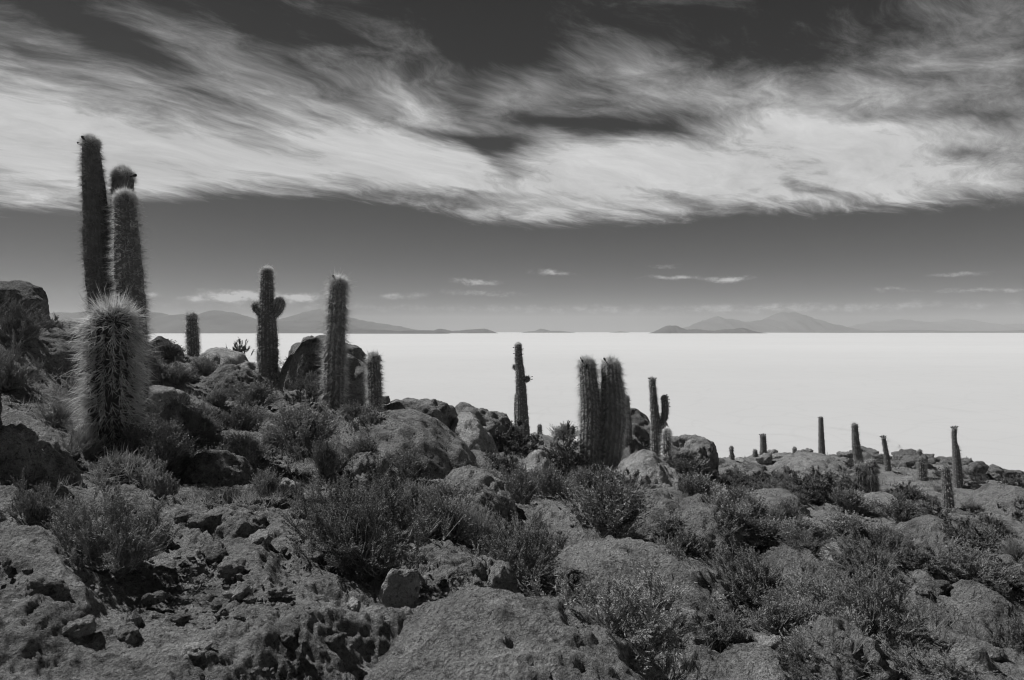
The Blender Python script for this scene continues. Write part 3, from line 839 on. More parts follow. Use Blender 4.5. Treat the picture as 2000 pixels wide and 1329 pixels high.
def path_frames(P):
    P = np.asarray(P, float)
    T = np.gradient(P, axis=0); T /= np.linalg.norm(T, axis=1)[:, None]
    ref = np.array([0.0, 1.0, 0.0])
    if abs(T[0] @ ref) > 0.9: ref = np.array([1.0, 0, 0])
    N = np.cross(T, np.cross(ref, T)); N /= np.linalg.norm(N, axis=1)[:, None]
    Bn = np.cross(T, N)
    return T, N, Bn

def resample(P, R, n):
    P = np.asarray(P, float); R = np.asarray(R, float)
    # smooth curve through the points (Catmull-Rom)
    Q = np.vstack([2 * P[0] - P[1], P, 2 * P[-1] - P[-2]]); out = []; rad = []
    seg = len(P) - 1
    for u in np.linspace(0, seg - 1e-6, n * 3):
        i = int(u); t = u - i
        a, b, c, d = Q[i], Q[i + 1], Q[i + 2], Q[i + 3]
        out.append(0.5 * (2 * b + (c - a) * t + (2 * a - 5 * b + 4 * c - d) * t * t + (3 * b - a - 3 * c + d) * t ** 3))
        rad.append(R[i] * (1 - t) + R[i + 1] * t)
    out = np.array(out); rad = np.array(rad)
    L = np.concatenate([[0], np.cumsum(np.linalg.norm(np.diff(out, axis=0), axis=1))])
    s = np.linspace(0, L[-1], n)
    return np.stack([np.interp(s, L, out[:, j]) for j in range(3)], 1), np.interp(s, L, rad), s

def cones(base, tip, w, bend=None, up=None):
    """thin three-sided spines; bend adds a curved middle"""
    n = len(base); d = tip - base
    L = np.linalg.norm(d, axis=1)[:, None]; dn = d / np.maximum(L, 1e-6)
    rnd = rng.normal(size=(n, 3)); a = np.cross(dn, rnd); a /= np.linalg.norm(a, axis=1)[:, None] + 1e-9
    b = np.cross(dn, a)
    w = np.broadcast_to(np.asarray(w), (n,))[:, None]
    ring = [a * w, (-0.5 * a + 0.866 * b) * w, (-0.5 * a - 0.866 * b) * w]
    if bend is None:
        V = np.stack([base + ring[0], base + ring[1], base + ring[2], tip], 1)
        f = np.array([[0, 1, 3], [1, 2, 3], [2, 0, 3]])
    else:
        mid = base + d * 0.5 + bend
        V = np.stack([base + ring[0], base + ring[1], base + ring[2], mid + ring[0] * .7, mid + ring[1] * .7, mid + ring[2] * .7, tip], 1)
        f = np.array([[0, 1, 4], [0, 4, 3], [1, 2, 5], [1, 5, 4], [2, 0, 3], [2, 3, 5], [3, 4, 6], [4, 5, 6], [5, 3, 6]])
    k = V.shape[1]
    return V.reshape(-1, 3), (f[None] + (np.arange(n) * k)[:, None, None]).reshape(-1, 3)

def column(parent, name, P, R, ribs=18, spines=3000, slen=0.07, sw=0.0016, droop=0.35, wool=300, wlen=0.05, base_round=False, mt=None, curved=False, wild=0.35, capk=1.0, label=None, skin=None):
    """a ribbed cactus stem along P (world points) with radii R"""
    org = np.array(parent.location)
    nseg = max(14, int(10 * np.linalg.norm(np.diff(np.asarray(P), axis=0), axis=1).sum() / max(R)))
    nseg = min(nseg, 60)
    C_, rad, s = resample(np.asarray(P) - org, R, nseg)
    L = s[-1]
    rt = rad[-1] * capk
    top = np.clip((s - (L - rt)) / rt, 0, 1)
    prof = np.sqrt(np.clip(1 - top ** 2, 0, 1)); prof[-1] = 0.02
    if base_round:
        rb = rad[0]; bt = np.clip((rb * 1.1 - s) / (rb * 1.1), 0, 1)
        prof = prof * np.maximum(np.sqrt(np.clip(1 - bt ** 2, 0, 1)), 0.45)
    # cactus stems swell and pinch slightly with the years
    ph = rng.uniform(0, 6)
    rad = rad * (1 + 0.025 * np.sin(s / max(rt, .05) * 1.9 + ph) + 0.015 * np.sin(s / max(rt, .05) * 4.3 + ph * 2))
    T, N, Bn = path_frames(C_)
    na = ribs * 3
    ph = np.linspace(0, 2 * pi, na, endpoint=False)
    ribf = 1 + 0.075 * (np.abs(np.cos(ph * ribs / 2)) ** 0.8 * 2 - 1.2)
    rr_ = (rad * prof)[:, None] * (1 + (ribf[None, :] - 1) * np.minimum(1, prof[:, None] * 1.2))
    V = C_[:, None, :] + rr_[..., None] * (np.cos(ph)[None, :, None] * N[:, None, :] + np.sin(ph)[None, :, None] * Bn[:, None, :])
    i = np.arange(nseg - 1)[:, None] * na; j = np.arange(na)[None, :]
    f = np.stack([i + j, i + (j + 1) % na, i + na + (j + 1) % na, i + na + j], -1).reshape(-1, 4)
    body = link(name, new_mesh(name, V.reshape(-1, 3), f, 4, True), skin or M_SKIN, parent)
    if label: body['label'] = label
    # spines sit on the ribs in clusters
    n = spines
    ncl = max(1, n // 5)
    u = rng.uniform(0.0 if not base_round else 0.06, 1.0, ncl); u = np.repeat(u, 5)[:n]
    rb = np.repeat(rng.integers(0, ribs, ncl), 5)[:n]; n = len(u)
    a = rb / ribs * 2 * pi + rng.normal(0, 0.03, n)
    ss_ = u * L
    def at(arr): return np.stack([np.interp(ss_, s, arr[:, q]) for q in range(3)], 1)
    c0, t0, n0, b0 = at(C_), at(T), at(N), at(Bn)
    r0 = np.interp(ss_, s, rad * prof)
    ca, sa = np.cos(a)[:, None], np.sin(a)[:, None]
    out = ca * n0 + sa * b0; side = -sa * n0 + ca * b0
    tp = np.clip((ss_ - (L - rt)) / rt, 0, 1)[:, None]
    nor = out * (1 - 0.85 * tp) + t0 * tp; nor /= np.linalg.norm(nor, axis=1)[:, None]
    base = c0 + out * (r0 * 1.0)[:, None]
    dr = nor * 0.9 + side * rng.normal(0, wild, (n, 1)) + t0 * (rng.normal(0, wild, (n, 1)) - droop * (1 - tp))
    dr /= np.linalg.norm(dr, axis=1)[:, None]
    ln = slen * np.clip(rng.lognormal(-0.12, 0.42, n), .3, 2.2)
    tip = base + dr * ln[:, None]
    bend = None
    if curved: bend = (nor * 0.12 - t0 * 0.02 + rng.normal(0, .05, (n, 3))) * ln[:, None]
    v, fc = cones(base, tip, sw * rng.uniform(.7, 1.3, n), bend)
    sp = link('spines', new_mesh('spines', v, fc, 3), mt or M_SPINE, body); sp['kind'] = 'stuff'
    if wool:
        n = int(wool * 2.2)
        th = np.arccos(rng.uniform(-0.25, 1, n)); a = rng.uniform(0, 2 * pi, n)
        o_ = np.cos(a)[:, None] * N[-2] + np.sin(a)[:, None] * Bn[-2]
        nn = o_ * np.sin(th)[:, None] + T[-2] * np.cos(th)[:, None]
        cc = C_[-1] - T[-2] * rt
        base = cc + nn * rt * 0.97
        dr = nn + rng.normal(0, .35, (n, 3)); dr /= np.linalg.norm(dr, axis=1)[:, None]
        v, fc = cones(base, base + dr * wlen * rng.uniform(.5, 1.3, (n, 1)), sw * 0.9)
        w = link('crown_wool', new_mesh('crown_wool', v, fc, 3), M_WOOL, body); w['kind'] = 'stuff'
    return body

def bud(parent, p, d, ln, r=None):
    """a dry flower bud: a short stalk with a swollen tip"""
    d = np.asarray(d, float); d /= np.linalg.norm(d)
    r = r or ln * 0.17
    P = np.array([np.asarray(p, float) - np.array(parent.location) + d * t * ln for t in (0, .35, .55, .75, .92, 1.0)])
    rad = np.array([.45, .45, .8, 1.0, .75, .15]) * r
    T, N, Bn = path_frames(P + np.array([0, 0, 0]))
    ph = np.linspace(0, 2 * pi, 8, endpoint=False)
    V = P[:, None] + rad[:, None, None] * (np.cos(ph)[None, :, None] * N[:, None] + np.sin(ph)[None, :, None] * Bn[:, None])
    i = np.arange(5)[:, None] * 8; j = np.arange(8)[None]
    f = np.stack([i + j, i + (j + 1) % 8, i + 8 + (j + 1) % 8, i + 8 + j], -1).reshape(-1, 4)
    link('flower_bud', new_mesh('flower_bud', V.reshape(-1, 3), f, 4, True), M_BUD, parent)

def W(px, py, Y): return np.array([(px - 1000) / F * Y, Y, -(py - HOR) / F * Y])

def stem(parent, name, pts, Y, dY=0.0, **kw):
    """pts: (column, row, width) from the foot up to the tip, in the photograph's pixels, at distance Y"""
    n = len(pts)
    P = [W(a, b, Y + dY * i / max(1, n - 1)) for i, (a, b, w) in enumerate(pts)]
    R = [w / 2 / F * Y for (a, b, w) in pts]
    return column(parent, name, P, R, **kw)

def foot(px, py, Y=None, sink=0.12):
    if Y is None: x, Y, z = hit(px, py)
    else: x = (px - 1000) / F * Y; z = float(land(np.array([x]), np.array([Y]))[0])
    return x, Y, z - 0.02

CACTI_AT = []
def cactus(label, base, Y=None, group=None, name='cactus'):
    x, Yy, z = foot(base[0], base[1], Y)
    CACTI_AT.append(base)
    e = empty(name, (x, Yy, z)); tag(e, label, 'cactus', group)
    return e, Yy

# -- the tall triple cactus at the left
e, Y = cactus('tallest cactus, three close columns rising high above the horizon at the left', (238, 840), 7.6)
stem(e, 'stem', [(228, 900, 44), (216, 700, 48), (206, 620, 48), (195, 551, 46), (189, 470, 45), (187, 413, 42), (181, 340, 34), (178, 300, 29), (177, 268, 28)], Y, ribs=22, spines=15000, slen=.055, sw=.0015, droop=.3, wool=900, mt=M_SPINE_D)
stem(e, 'stem', [(240, 900, 40), (234, 700, 38), (231, 560, 38), (232, 480, 38), (236, 420, 37), (240, 360, 36), (241, 330, 35)], Y, dY=.1, ribs=20, spines=11000, slen=.06, sw=.0015, droop=.3, wool=900, mt=M_SPINE_D)
stem(e, 'stem', [(262, 900, 50), (259, 700, 50), (256, 600, 49), (251, 530, 47), (248, 470, 42), (245, 410, 36), (244, 374, 34)], Y - .35, ribs=22, spines=13000, slen=.065, sw=.0015, droop=.25, wool=1300)
bud(e, W(166, 284, Y), (-1, 0, .35), .095, .016); bud(e, W(169, 278, Y - .08), (-.6, -.1, .8), .085, .016); bud(e, W(255, 345, Y - .05), (1, -.3, 0.15), .085, .018); bud(e, W(168, 494, Y), (-1, 0, .1), .05, .012)
# -- the short bristling one in front of it
e, Y = cactus('short fat cactus with long pale bristling spines in front of the tallest cactus', (219, 884), None)
stem(e, 'stem', [(222, 905, 60), (220, 850, 70), (218, 780, 76), (218, 700, 78), (220, 645, 76), (223, 602, 66)], Y, ribs=17, spines=6800, slen=.13, sw=.0027, droop=.55, wool=700, wlen=.15, curved=True, wild=.42, mt=M_SPINE, capk=.8, skin=M_SKIN_D)
YBIG = Y
# -- the round spiny young one below
e, Y = cactus('small round cactus tangled with long curved spines at the foot of the short fat one', (236, 965), None)
stem(e, 'stem', [(240, 985, 92), (238, 945, 108), (238, 900, 88)], Y, ribs=16, spines=3000, slen=.08, sw=.0034, droop=.4, wool=0, curved=True, wild=1.6, mt=M_SPINE_D, skin=M_SKIN_D, base_round=True)

e, Y = cactus('small plain single cactus standing on the left skyline against the salt', (376, 688), 19.5)
stem(e, 'stem', [(377, 700, 21), (377, 670, 21), (375, 640, 19), (374, 612, 17)], Y, ribs=16, spines=3500, slen=.09, sw=.003, wool=900, wlen=.07)
e, Y = cactus('armed cactus with a round stub on its left and a raised arm on its right', (522, 722), 14.5)
stem(e, 'stem', [(523, 735, 36), (523, 690, 37), (522, 645, 35), (521, 600, 26), (521, 560, 23), (521, 522, 21)], Y, ribs=18, spines=8000, slen=.06, sw=.0025, wool=1200, wlen=.05)
stem(e, 'arm', [(514, 620, 9), (507, 610, 15), (502, 600, 19), (501, 589, 17)], Y, ribs=12, spines=900, slen=.05, sw=.0025, wool=200, base_round=True)
stem(e, 'arm', [(528, 620, 12), (537, 612, 18), (544, 600, 21), (548, 583, 19)], Y, ribs=12, spines=1500, slen=.05, sw=.0025, wool=300, base_round=True)
e, Y = cactus('small spiny ball cactus at the foot of the armed cactus', (537, 764), None)
stem(e, 'stem', [(538, 770, 20), (537, 750, 26), (535, 727, 24)], Y, ribs=14, spines=1800, slen=.11, sw=.0028, wool=500, wlen=.1, wild=.6)
e, Y = cactus('tall shaggy single cactus with one bud on its crown, left of centre', (650, 792), None)
stem(e, 'stem', [(650, 810, 40), (652, 760, 38), (653, 700, 37), (656, 650, 33), (658, 600, 31), (660, 560, 29), (661, 543, 28)], Y, ribs=14, spines=6500, slen=.12, sw=.0025, droop=.5, wool=500, wlen=.11, wild=.4)
bud(e, W(655, 549, Y - .1), (-.4, -.2, 1), .11)
e, Y = cactus('short stout single cactus right of the shaggy tall one, on the crest', (731, 786), 13.0)
stem(e, 'stem', [(732, 800, 25), (732, 760, 25), (730, 720, 24), (729, 692, 22)], Y, ribs=16, spines=3600, slen=.085, sw=.0025, wool=700, wlen=.07)
e, Y = cactus('slim leaning cactus in the centre with a small ball arm on its right', (1021, 834), 24)
stem(e, 'stem', [(1022, 850, 25), (1020, 815, 23), (1018, 770, 20), (1016, 730, 17), (1013, 700, 14), (1012, 670, 12)], Y, ribs=16, spines=5000, slen=.055, sw=.003, wool=500, mt=M_SPINE)
stem(e, 'arm', [(1024, 745, 6), (1029, 742, 11), (1031, 735, 10)], Y - .1, ribs=10, spines=500, slen=.05, sw=.003, wool=0, base_round=True)
stem(e, 'arm', [(1009, 724, 4), (1005, 719, 7), (1004, 712, 7)], Y + .1, ribs=10, spines=300, slen=.05, sw=.003, wool=0, base_round=True)
stem(e, 'arm', [(1009, 838, 7), (1007, 800, 6), (1008, 768, 5)], Y + .15, ribs=10, spines=700, slen=.05, sw=.003, wool=0)
for a_, b_, d_ in [(1006, 680, -1), (1018, 683, 1), (1007, 692, -1), (1018, 693, 1), (1012, 676, 1), (1036, 737, 1), (1036, 742, 1)]: bud(e, W(a_, b_, Y - .1), (d_, -.2, .3), .09)
e, Y = cactus('tiny cactus peeping over the crest right of the slim leaning one', (1054, 848), 33)
stem(e, 'stem', [(1054, 862, 9), (1054, 845, 9), (1054, 829, 8)], Y, ribs=10, spines=400, slen=.08, sw=.006, wool=80)
e, Y = cactus('twin cactus, two shaggy columns side by side with dark buds on top', (1168, 928), None)
stem(e, 'stem', [(1151, 945, 36), (1152, 880, 38), (1154, 800, 38), (1150, 750, 33), (1147, 715, 29), (1147, 700, 27)], Y, ribs=17, spines=9500, slen=.10, sw=.0022, droop=.5, wool=700, wlen=.08)
stem(e, 'stem', [(1184, 945, 38), (1191, 890, 43), (1197, 830, 46), (1197, 780, 45), (1194, 735, 37), (1192, 701, 32)], Y + .05, ribs=17, spines=11500, slen=.105, sw=.0022, droop=.55, wool=700, wlen=.08)
bud(e, W(1141, 712, Y - .12), (-.55, -.3, 1), .12); bud(e, W(1136, 704, Y - .05), (-.4, -.2, 1), .07); bud(e, W(1146, 722, Y - .2), (-.1, -.6, 1), .13); bud(e, W(1185, 709, Y - .1), (-.6, -.2, 1), .13)
e, Y = cactus('slim cactus half hidden behind the right column of the twin cactus', (1225, 850), 20)
stem(e, 'stem', [(1226, 868, 16), (1226, 830, 15), (1224, 800, 13), (1222, 772, 12)], Y, ribs=14, spines=1800, slen=.06, sw=.003, wool=150)
stem(e, 'arm', [(1231, 810, 5), (1236, 806, 8), (1237, 801, 7)], Y, ribs=10, spines=200, slen=.05, sw=.003, wool=0, base_round=True)
for q in (0, 1, 2): bud(e, W(1236 + q * 2, 803, Y), (.8, 0, .4 + .2 * q), .07)
e, Y = cactus('forked cactus with one upturned arm and buds ringed round its crown', (1283, 874), 18.5)
stem(e, 'stem', [(1284, 890, 24), (1283, 860, 23), (1281, 830, 19), (1278, 800, 15), (1275, 760, 12), (1274, 738, 11)], Y, ribs=16, spines=5500, slen=.045, sw=.0025, wool=300, wlen=.05)
stem(e, 'arm', [(1289, 828, 10), (1294, 824, 13), (1298, 812, 13), (1299, 795, 13), (1297, 773, 12)], Y - .05, ribs=12, spines=2000, slen=.045, sw=.0025, wool=200)
for q in range(8): bud(e, W(1274 + 5 * math.cos(q * .8), 741, Y + .06 * math.sin(q * .8)), (math.cos(q * .8), math.sin(q * .8), .7), .07)
for a_, b_ in [(1302, 777), (1304, 782), (1304, 789), (1305, 796), (1299, 773), (1295, 774)]: bud(e, W(a_, b_, Y - .08), (.9, -.3, .5), .07)
e, Y = cactus('short pale cactus beside the foot of the forked cactus', (1302, 878), 17.8)
stem(e, 'stem', [(1302, 890, 15), (1302, 865, 15), (1303, 837, 12)], Y, ribs=14, spines=1500, slen=.09, sw=.003, wool=300, mt=M_WOOL)

# -- the slim ones along the far right skyline and below it
FAR = [
    ('small dark cactus with a waist, first of the row left of the right skyline', (1429, 903), 34, [(1430, 912, 8), (1430, 892, 8), (1429, 885, 6), (1428, 872, 8)], 1, 0),
    ('little cactus close left of the bud-topped cactus on the skyline', (1475, 905), 36, [(1475, 914, 9), (1475, 895, 9), (1475, 878, 7)], 0, 0),
    ('bud-topped shaggy cactus on the skyline right of the little one', (1491, 906), 35, [(1491, 915, 14), (1491, 890, 13), (1491, 870, 11), (1490, 848, 10)], 0, 1),
    ('tiny stub of a cactus on the skyline between two taller ones', (1552, 892), 52, [(1552, 905, 7), (1552, 888, 8), (1552, 873, 7)], 0, 0),
    ('tall straight slim cactus at the highest point of the far ridge', (1604, 896), 46, [(1605, 912, 12), (1605, 880, 12), (1604, 850, 10), (1603, 814, 8)], 0, 1),
    ('tall cactus leaning left behind the spiky young group on the right', (1680, 935), None, [(1682, 945, 19), (1678, 905, 18), (1672, 870, 14), (1669, 826, 10)], 1, 0),
    ('slim cactus bent left near its top, right of the leaning tall one', (1734, 922), None, [(1735, 932, 11), (1733, 900, 10), (1729, 875, 8), (1725, 852, 7)], 1, 1),
    ('narrow cactus with a lighter spiny young one against it', (1797, 930), None, [(1799, 940, 11), (1798, 910, 10), (1796, 879, 7)], 0, 0),
    ('tallest slim cactus of the far right with a knobbed pale crown', (1869, 952), None, [(1872, 962, 16), (1870, 920, 15), (1867, 880, 12), (1864, 860, 8), (1864, 834, 8)], 0, 1),
    ('shorter cactus with a pale upper half in front of the tallest far right one', (1851, 994), None, [(1852, 1005, 20), (1851, 965, 17), (1848, 930, 13), (1847, 908, 11)], 0, 0),
    ('spiky young cactus, tallest and shaggiest of the group below the leaning one', (1700, 964), None, [(1701, 975, 20), (1701, 930, 22), (1700, 896, 16)], 0, 0),
    ('spiky young cactus, middle one of the group below the leaning cactus', (1680, 960), None, [(1680, 970, 15), (1679, 935, 16), (1678, 907, 12)], 0, 0),
    ('spiky young cactus, shortest and leftmost of the group below the leaning one', (1650, 958), None, [(1650, 968, 14), (1650, 945, 15), (1650, 929, 12)], 0, 0),
    ('spiny young cactus leaning on the narrow one near the far ridge', (1801, 935), None, [(1802, 945, 11), (1801, 915, 12), (1800, 893, 9)], 0, 0),
    ('left stub of a small distant pair on the far right skyline', (1941, 925), 56, [(1942, 935, 7), (1941, 920, 7), (1940, 909, 6)], 0, 0),
    ('right stub of a small distant pair on the far right skyline', (1949, 928), 56, [(1950, 938, 7), (1949, 924, 7), (1948, 914, 6)], 0, 0),
    ('left stub of the pair at the very right edge of the skyline', (1983, 935), 56, [(1985, 945, 7), (1984, 930, 7), (1982, 919, 6)], 0, 0),
    ('right stub of the pair at the very right edge of the skyline', (1991, 938), 56, [(1993, 947, 8), (1992, 932, 8), (1990, 921, 7)], 0, 0),
]
for lb, bs, Yd, pts, dark, buds in FAR:
    spiky = lb.startswith(('spiky', 'spiny'))
    e, Y = cactus(lb, bs, Yd)
    e['group'] = 'cacti on the far right slope and skyline'
    stem(e, 'stem', pts, Y, ribs=14, spines=2600 if spiky else 1700, slen=.11 if spiky else .05, sw=.0042, wool=120, wlen=.06, mt=M_SPINE_D)
    if buds:
        a_, b_, w_ = pts[-1]
        for q in range(4): bud(e, W(a_ - w_ * .4 + q * w_ * .22, b_ + 3, Y - .1), (-1 + .5 * q, -.3, .6), .13)

# ------------------------------------------------------------------ shrubs
M_LEAF = leafy('grey_shrub_leaves', 0.29, 0.6, 0.12)
M_LEAF_P = leafy('pale_shrub_leaves', 0.34, 0.35, 0.4)
M_LEAF_D = leafy('dark_shrub_leaves', 0.16, 0.4, 0.12)
M_TWIG = leafy('dry_twigs', 0.34, 0.3, 0.0)

def bush_mesh(seed, mains=70, subs=14, leaves=16, spread=1.15, up=0.5, leaf=0.014, lw=0.3, stemw=0.006, shell=0.5, wob=.12, lopside=0.2, twigw=.0022, spray=.35, per=5):
    g = np.random.default_rng(seed)
    a = g.uniform(0, 2 * pi, mains); th = np.arccos(1 - g.uniform(0, 1, mains) * (1 - math.cos(spread)))
    lop = 1 + lopside * np.sin(a + g.uniform(0, 6)) + lopside * .8 * np.sin(2 * a + g.uniform(0, 6))
    L = g.uniform(.62, 1.0, mains) * lop
    d0 = np.stack([np.sin(th) * np.cos(a), np.sin(th) * np.sin(a), np.cos(th)], 1)
    base = np.stack([g.normal(0, .04, mains), g.normal(0, .04, mains), np.zeros(mains)], 1)
    t = np.linspace(0, 1, 6)
    # stems lean outward first and then turn up
    end = base + d0 * L[:, None] * np.array([.52, .52, .9])
    mid = base + d0 * L[:, None] * np.array([.42, .42, .35]) + g.normal(0, wob * .3, (mains, 3))
    P = (1 - t)[None, :, None] ** 2 * base[:, None] + 2 * ((1 - t) * t)[None, :, None] * mid[:, None] + (t ** 2)[None, :, None] * end[:, None]
    P[:, 1:] += g.normal(0, wob * .12, (mains, 5, 3))
    sv, sf = [], []; cnt = 0
    # woody stems, three-sided
    for j in range(5):
        p, q = P[:, j], P[:, j + 1]
        v, f = cyl(p, q, stemw * (1 - t[j] * .75), stemw * (1 - t[j + 1] * .75), g)
        sv.append(v); sf.append(f + cnt); cnt += len(v)
    # twigs grow in sprays that share a spot on the stem and a direction
    n = mains * subs
    ns = mains * max(2, subs // per)
    si = np.repeat(np.arange(ns), n // ns + 1)[:n]
    mi = (np.arange(ns) % mains)[si]
    ts = (g.uniform(shell * .6, 1.0, ns) ** .8)[si] + g.normal(0, .03, n); ts = np.clip(ts, 0, 1)
    fi = ts * 5; i0 = np.minimum(fi.astype(int), 4); fr = (fi - i0)[:, None]
    p0 = P[mi, i0] * (1 - fr) + P[mi, i0 + 1] * fr
    tan = P[mi, i0 + 1] - P[mi, i0]; tan /= np.linalg.norm(tan, axis=1)[:, None]
    dr = tan * .7 + np.array([0, 0, up]) + g.normal(0, spray, (ns, 3))[si] + g.normal(0, .16, (n, 3)); dr /= np.linalg.norm(dr, axis=1)[:, None]
    tl = g.uniform(.12, .26, n)[:, None] * L[mi][:, None]
    p1 = p0 + dr * tl
    v, f = cyl(p0, p1, twigw, twigw * .5, g)
    sv.append(v); sf.append(f + cnt); cnt += len(v)
    S = (np.concatenate(sv), np.concatenate(sf))
    # leaves
    m = n * leaves
    ti = np.repeat(np.arange(n), leaves); tt = g.uniform(.1, 1.05, m)[:, None]
    b = p0[ti] + (p1 - p0)[ti] * tt + g.normal(0, .003, (m, 3))
    ld = dr[ti] * .8 + g.normal(0, .55, (m, 3)); ld /= np.linalg.norm(ld, axis=1)[:, None]
    sd = np.cross(ld, g.normal(size=(m, 3))); sd /= np.linalg.norm(sd, axis=1)[:, None]
    ll = leaf * g.uniform(.6, 1.4, (m, 1))
    V = np.stack([b - sd * ll * lw * .5, b + sd * ll * lw * .5, b + ld * ll], 1).reshape(-1, 3)
    Lf = np.arange(m * 3).reshape(-1, 3)
    return S, (V, Lf)

def cyl(p, q, w0, w1, g):
    n = len(p); d = q - p; d = d / (np.linalg.norm(d, axis=1)[:, None] + 1e-9)
    a = np.cross(d, g.normal(size=(n, 3))); a /= np.linalg.norm(a, axis=1)[:, None] + 1e-9
    b = np.cross(d, a); r = [a, -.5 * a + .866 * b, -.5 * a - .866 * b]
    V = np.stack([p + r[0] * w0, p + r[1] * w0, p + r[2] * w0, q + r[0] * w1, q + r[1] * w1, q + r[2] * w1], 1).reshape(-1, 3)
    f = np.array([[0, 1, 4], [0, 4, 3], [1, 2, 5], [1, 5, 4], [2, 0, 3], [2, 3, 5]])
    return V, (f[None] + (np.arange(n) * 6)[:, None, None]).reshape(-1, 3)

def tuft_mesh(seed, sprays=60, shoots=16, spread=.62, leaf=.036, lw=.50, w=.0026, leaves=15, dens=1.0):
    """a feathery bush: sprays of fine upright shoots fanning from one foot"""
    g = np.random.default_rng(seed)
    a = g.uniform(0, 2 * pi, sprays); th = np.abs(g.normal(0, spread, sprays))
    th = np.clip(th, 0, 1.35)
    ax = np.stack([np.sin(th) * np.cos(a), np.sin(th) * np.sin(a), np.cos(th)], 1)
    L = g.uniform(.6, 1.0, sprays) * (1 + .15 * np.sin(a * 2 + seed) + .1 * np.sin(a + seed * 2)) * np.array([1.0])
    foot_ = np.stack([g.normal(0, .05, sprays), g.normal(0, .05, sprays), np.full(sprays, -.03)], 1)
    tips = foot_ + ax * L[:, None] * np.array([.56, .56, .95])
    n = sprays * shoots; si = np.repeat(np.arange(sprays), shoots)
    t0 = g.uniform(.2, .62, n)[:, None]
    p0 = foot_[si] * (1 - t0) + tips[si] * t0 + g.normal(0, .015, (n, 3))
    d = ax[si] * .55 + np.array([0, 0, .55]) + g.normal(0, .20, (n, 3)); d /= np.linalg.norm(d, axis=1)[:, None]
    ln = (L[si] * g.uniform(.25, .42, n))[:, None]
    p1 = p0 + d * ln
    va, fa = cyl(foot_, foot_ * .45 + tips * .55, w * 2.2, w * 1.2, g)
    vb, fb = cyl(p0, p1, w, w * .4, g)
    S = (np.concatenate([va, vb]), np.concatenate([fa, fb + len(va)]))
    m = n * leaves; ti = np.repeat(np.arange(n), leaves); tt = g.uniform(.0, 1.05, m)[:, None]
    b = p0[ti] * (1 - tt) + p1[ti] * tt + g.normal(0, .006, (m, 3))
    ld = d[ti] + g.normal(0, .38, (m, 3)); ld /= np.linalg.norm(ld, axis=1)[:, None]
    sd = np.cross(ld, g.normal(size=(m, 3))); sd /= np.linalg.norm(sd, axis=1)[:, None]
    ll = leaf * g.uniform(.6, 1.4, (m, 1))
    V = np.stack([b - sd * ll * lw * .5, b + sd * ll * lw * .5, b + ld * ll], 1).reshape(-1, 3)
    return S, (V, np.arange(m * 3).reshape(-1, 3))

KINDS = {}
def mk(kind, lst, leafmat):
    out = []
    for S, Lf in lst:
        a = new_mesh('twigs', S[0], S[1], 3); a.materials.append(M_TWIG)
        b = new_mesh('leaves', Lf[0], Lf[1], 3); b.materials.append(leafmat)
        out.append((a, b))
    KINDS[kind] = out
# A: large woody bushes of the foreground; B: feathery tufts; C: dense dark rounded; P: pale leafy; T: bare and twiggy
mk('A', [bush_mesh(11 + i, mains=95, subs=17, leaves=32, leaf=.018, lw=.40, spread=1.25, up=.55, lopside=.15, shell=.35) for i in range(3)], M_LEAF)
mk('B', [tuft_mesh(31 + i) for i in range(4)], M_LEAF)
mk('C', [bush_mesh(51 + i, mains=60, subs=14, leaves=18, leaf=.035, lw=.5, spread=1.35, up=.2, shell=.45, spray=.6) for i in range(3)], M_LEAF_D)
mk('P', [bush_mesh(71, mains=70, subs=12, leaves=18, leaf=.03, lw=.45, spread=.9, up=.8, shell=.5)], M_LEAF_P)
mk('T', [bush_mesh(81, mains=40, subs=12, leaves=7, leaf=.018, lw=.3, spread=1.2, up=.3, shell=.3, stemw=.008, spray=.6)], M_LEAF_P)
mk('G', [tuft_mesh(91 + i, sprays=50, shoots=18, spread=.8, leaves=5, leaf=.07, lw=.12) for i in range(2)], M_LEAF_P)

rs = random.Random(17)
def shrub(kind, px, bot, w, h, label, group=None, name=None, Y=None):
    if Y is None: x, Yy, z = hit(px, bot)
    else: Yy = Y; x = (px - 1000) / F * Y; z = float(land(np.array([x]), np.array([Y]))[0])
    wm = w / F * Yy; hm = h / F * Yy * 0.95
    Yc = Yy + wm * 0.25; x = (px - 1000) / F * Yc
    z = float(land(np.array([x]), np.array([Yc]))[0])
    # the row of the foot moves up a little with the distance: keep the top where it is
    ztop = -(bot - h - HOR) / F * Yc
    hm = max(ztop - z, 0.45 * wm * .6)
    hm = min(hm, 1.25 * wm)
    nm = name or {'A': 'shrub', 'B': 'shrub', 'C': 'shrub', 'P': 'shrub', 'T': 'shrub', 'G': 'grass_tuft'}[kind]
    e = empty(nm, (x, Yc, z - 0.02), rs.uniform(0, 6.28))
    e.scale = (wm * 1.06, wm * 1.06, hm * 1.12)
    a, b = rs.choice(KINDS[kind])
    t = link('twigs', a, None, e); l_ = link('leaves', b, None, e)
    tag(e, label, 'shrub' if nm == 'shrub' else 'grass tuft', group)
    return e

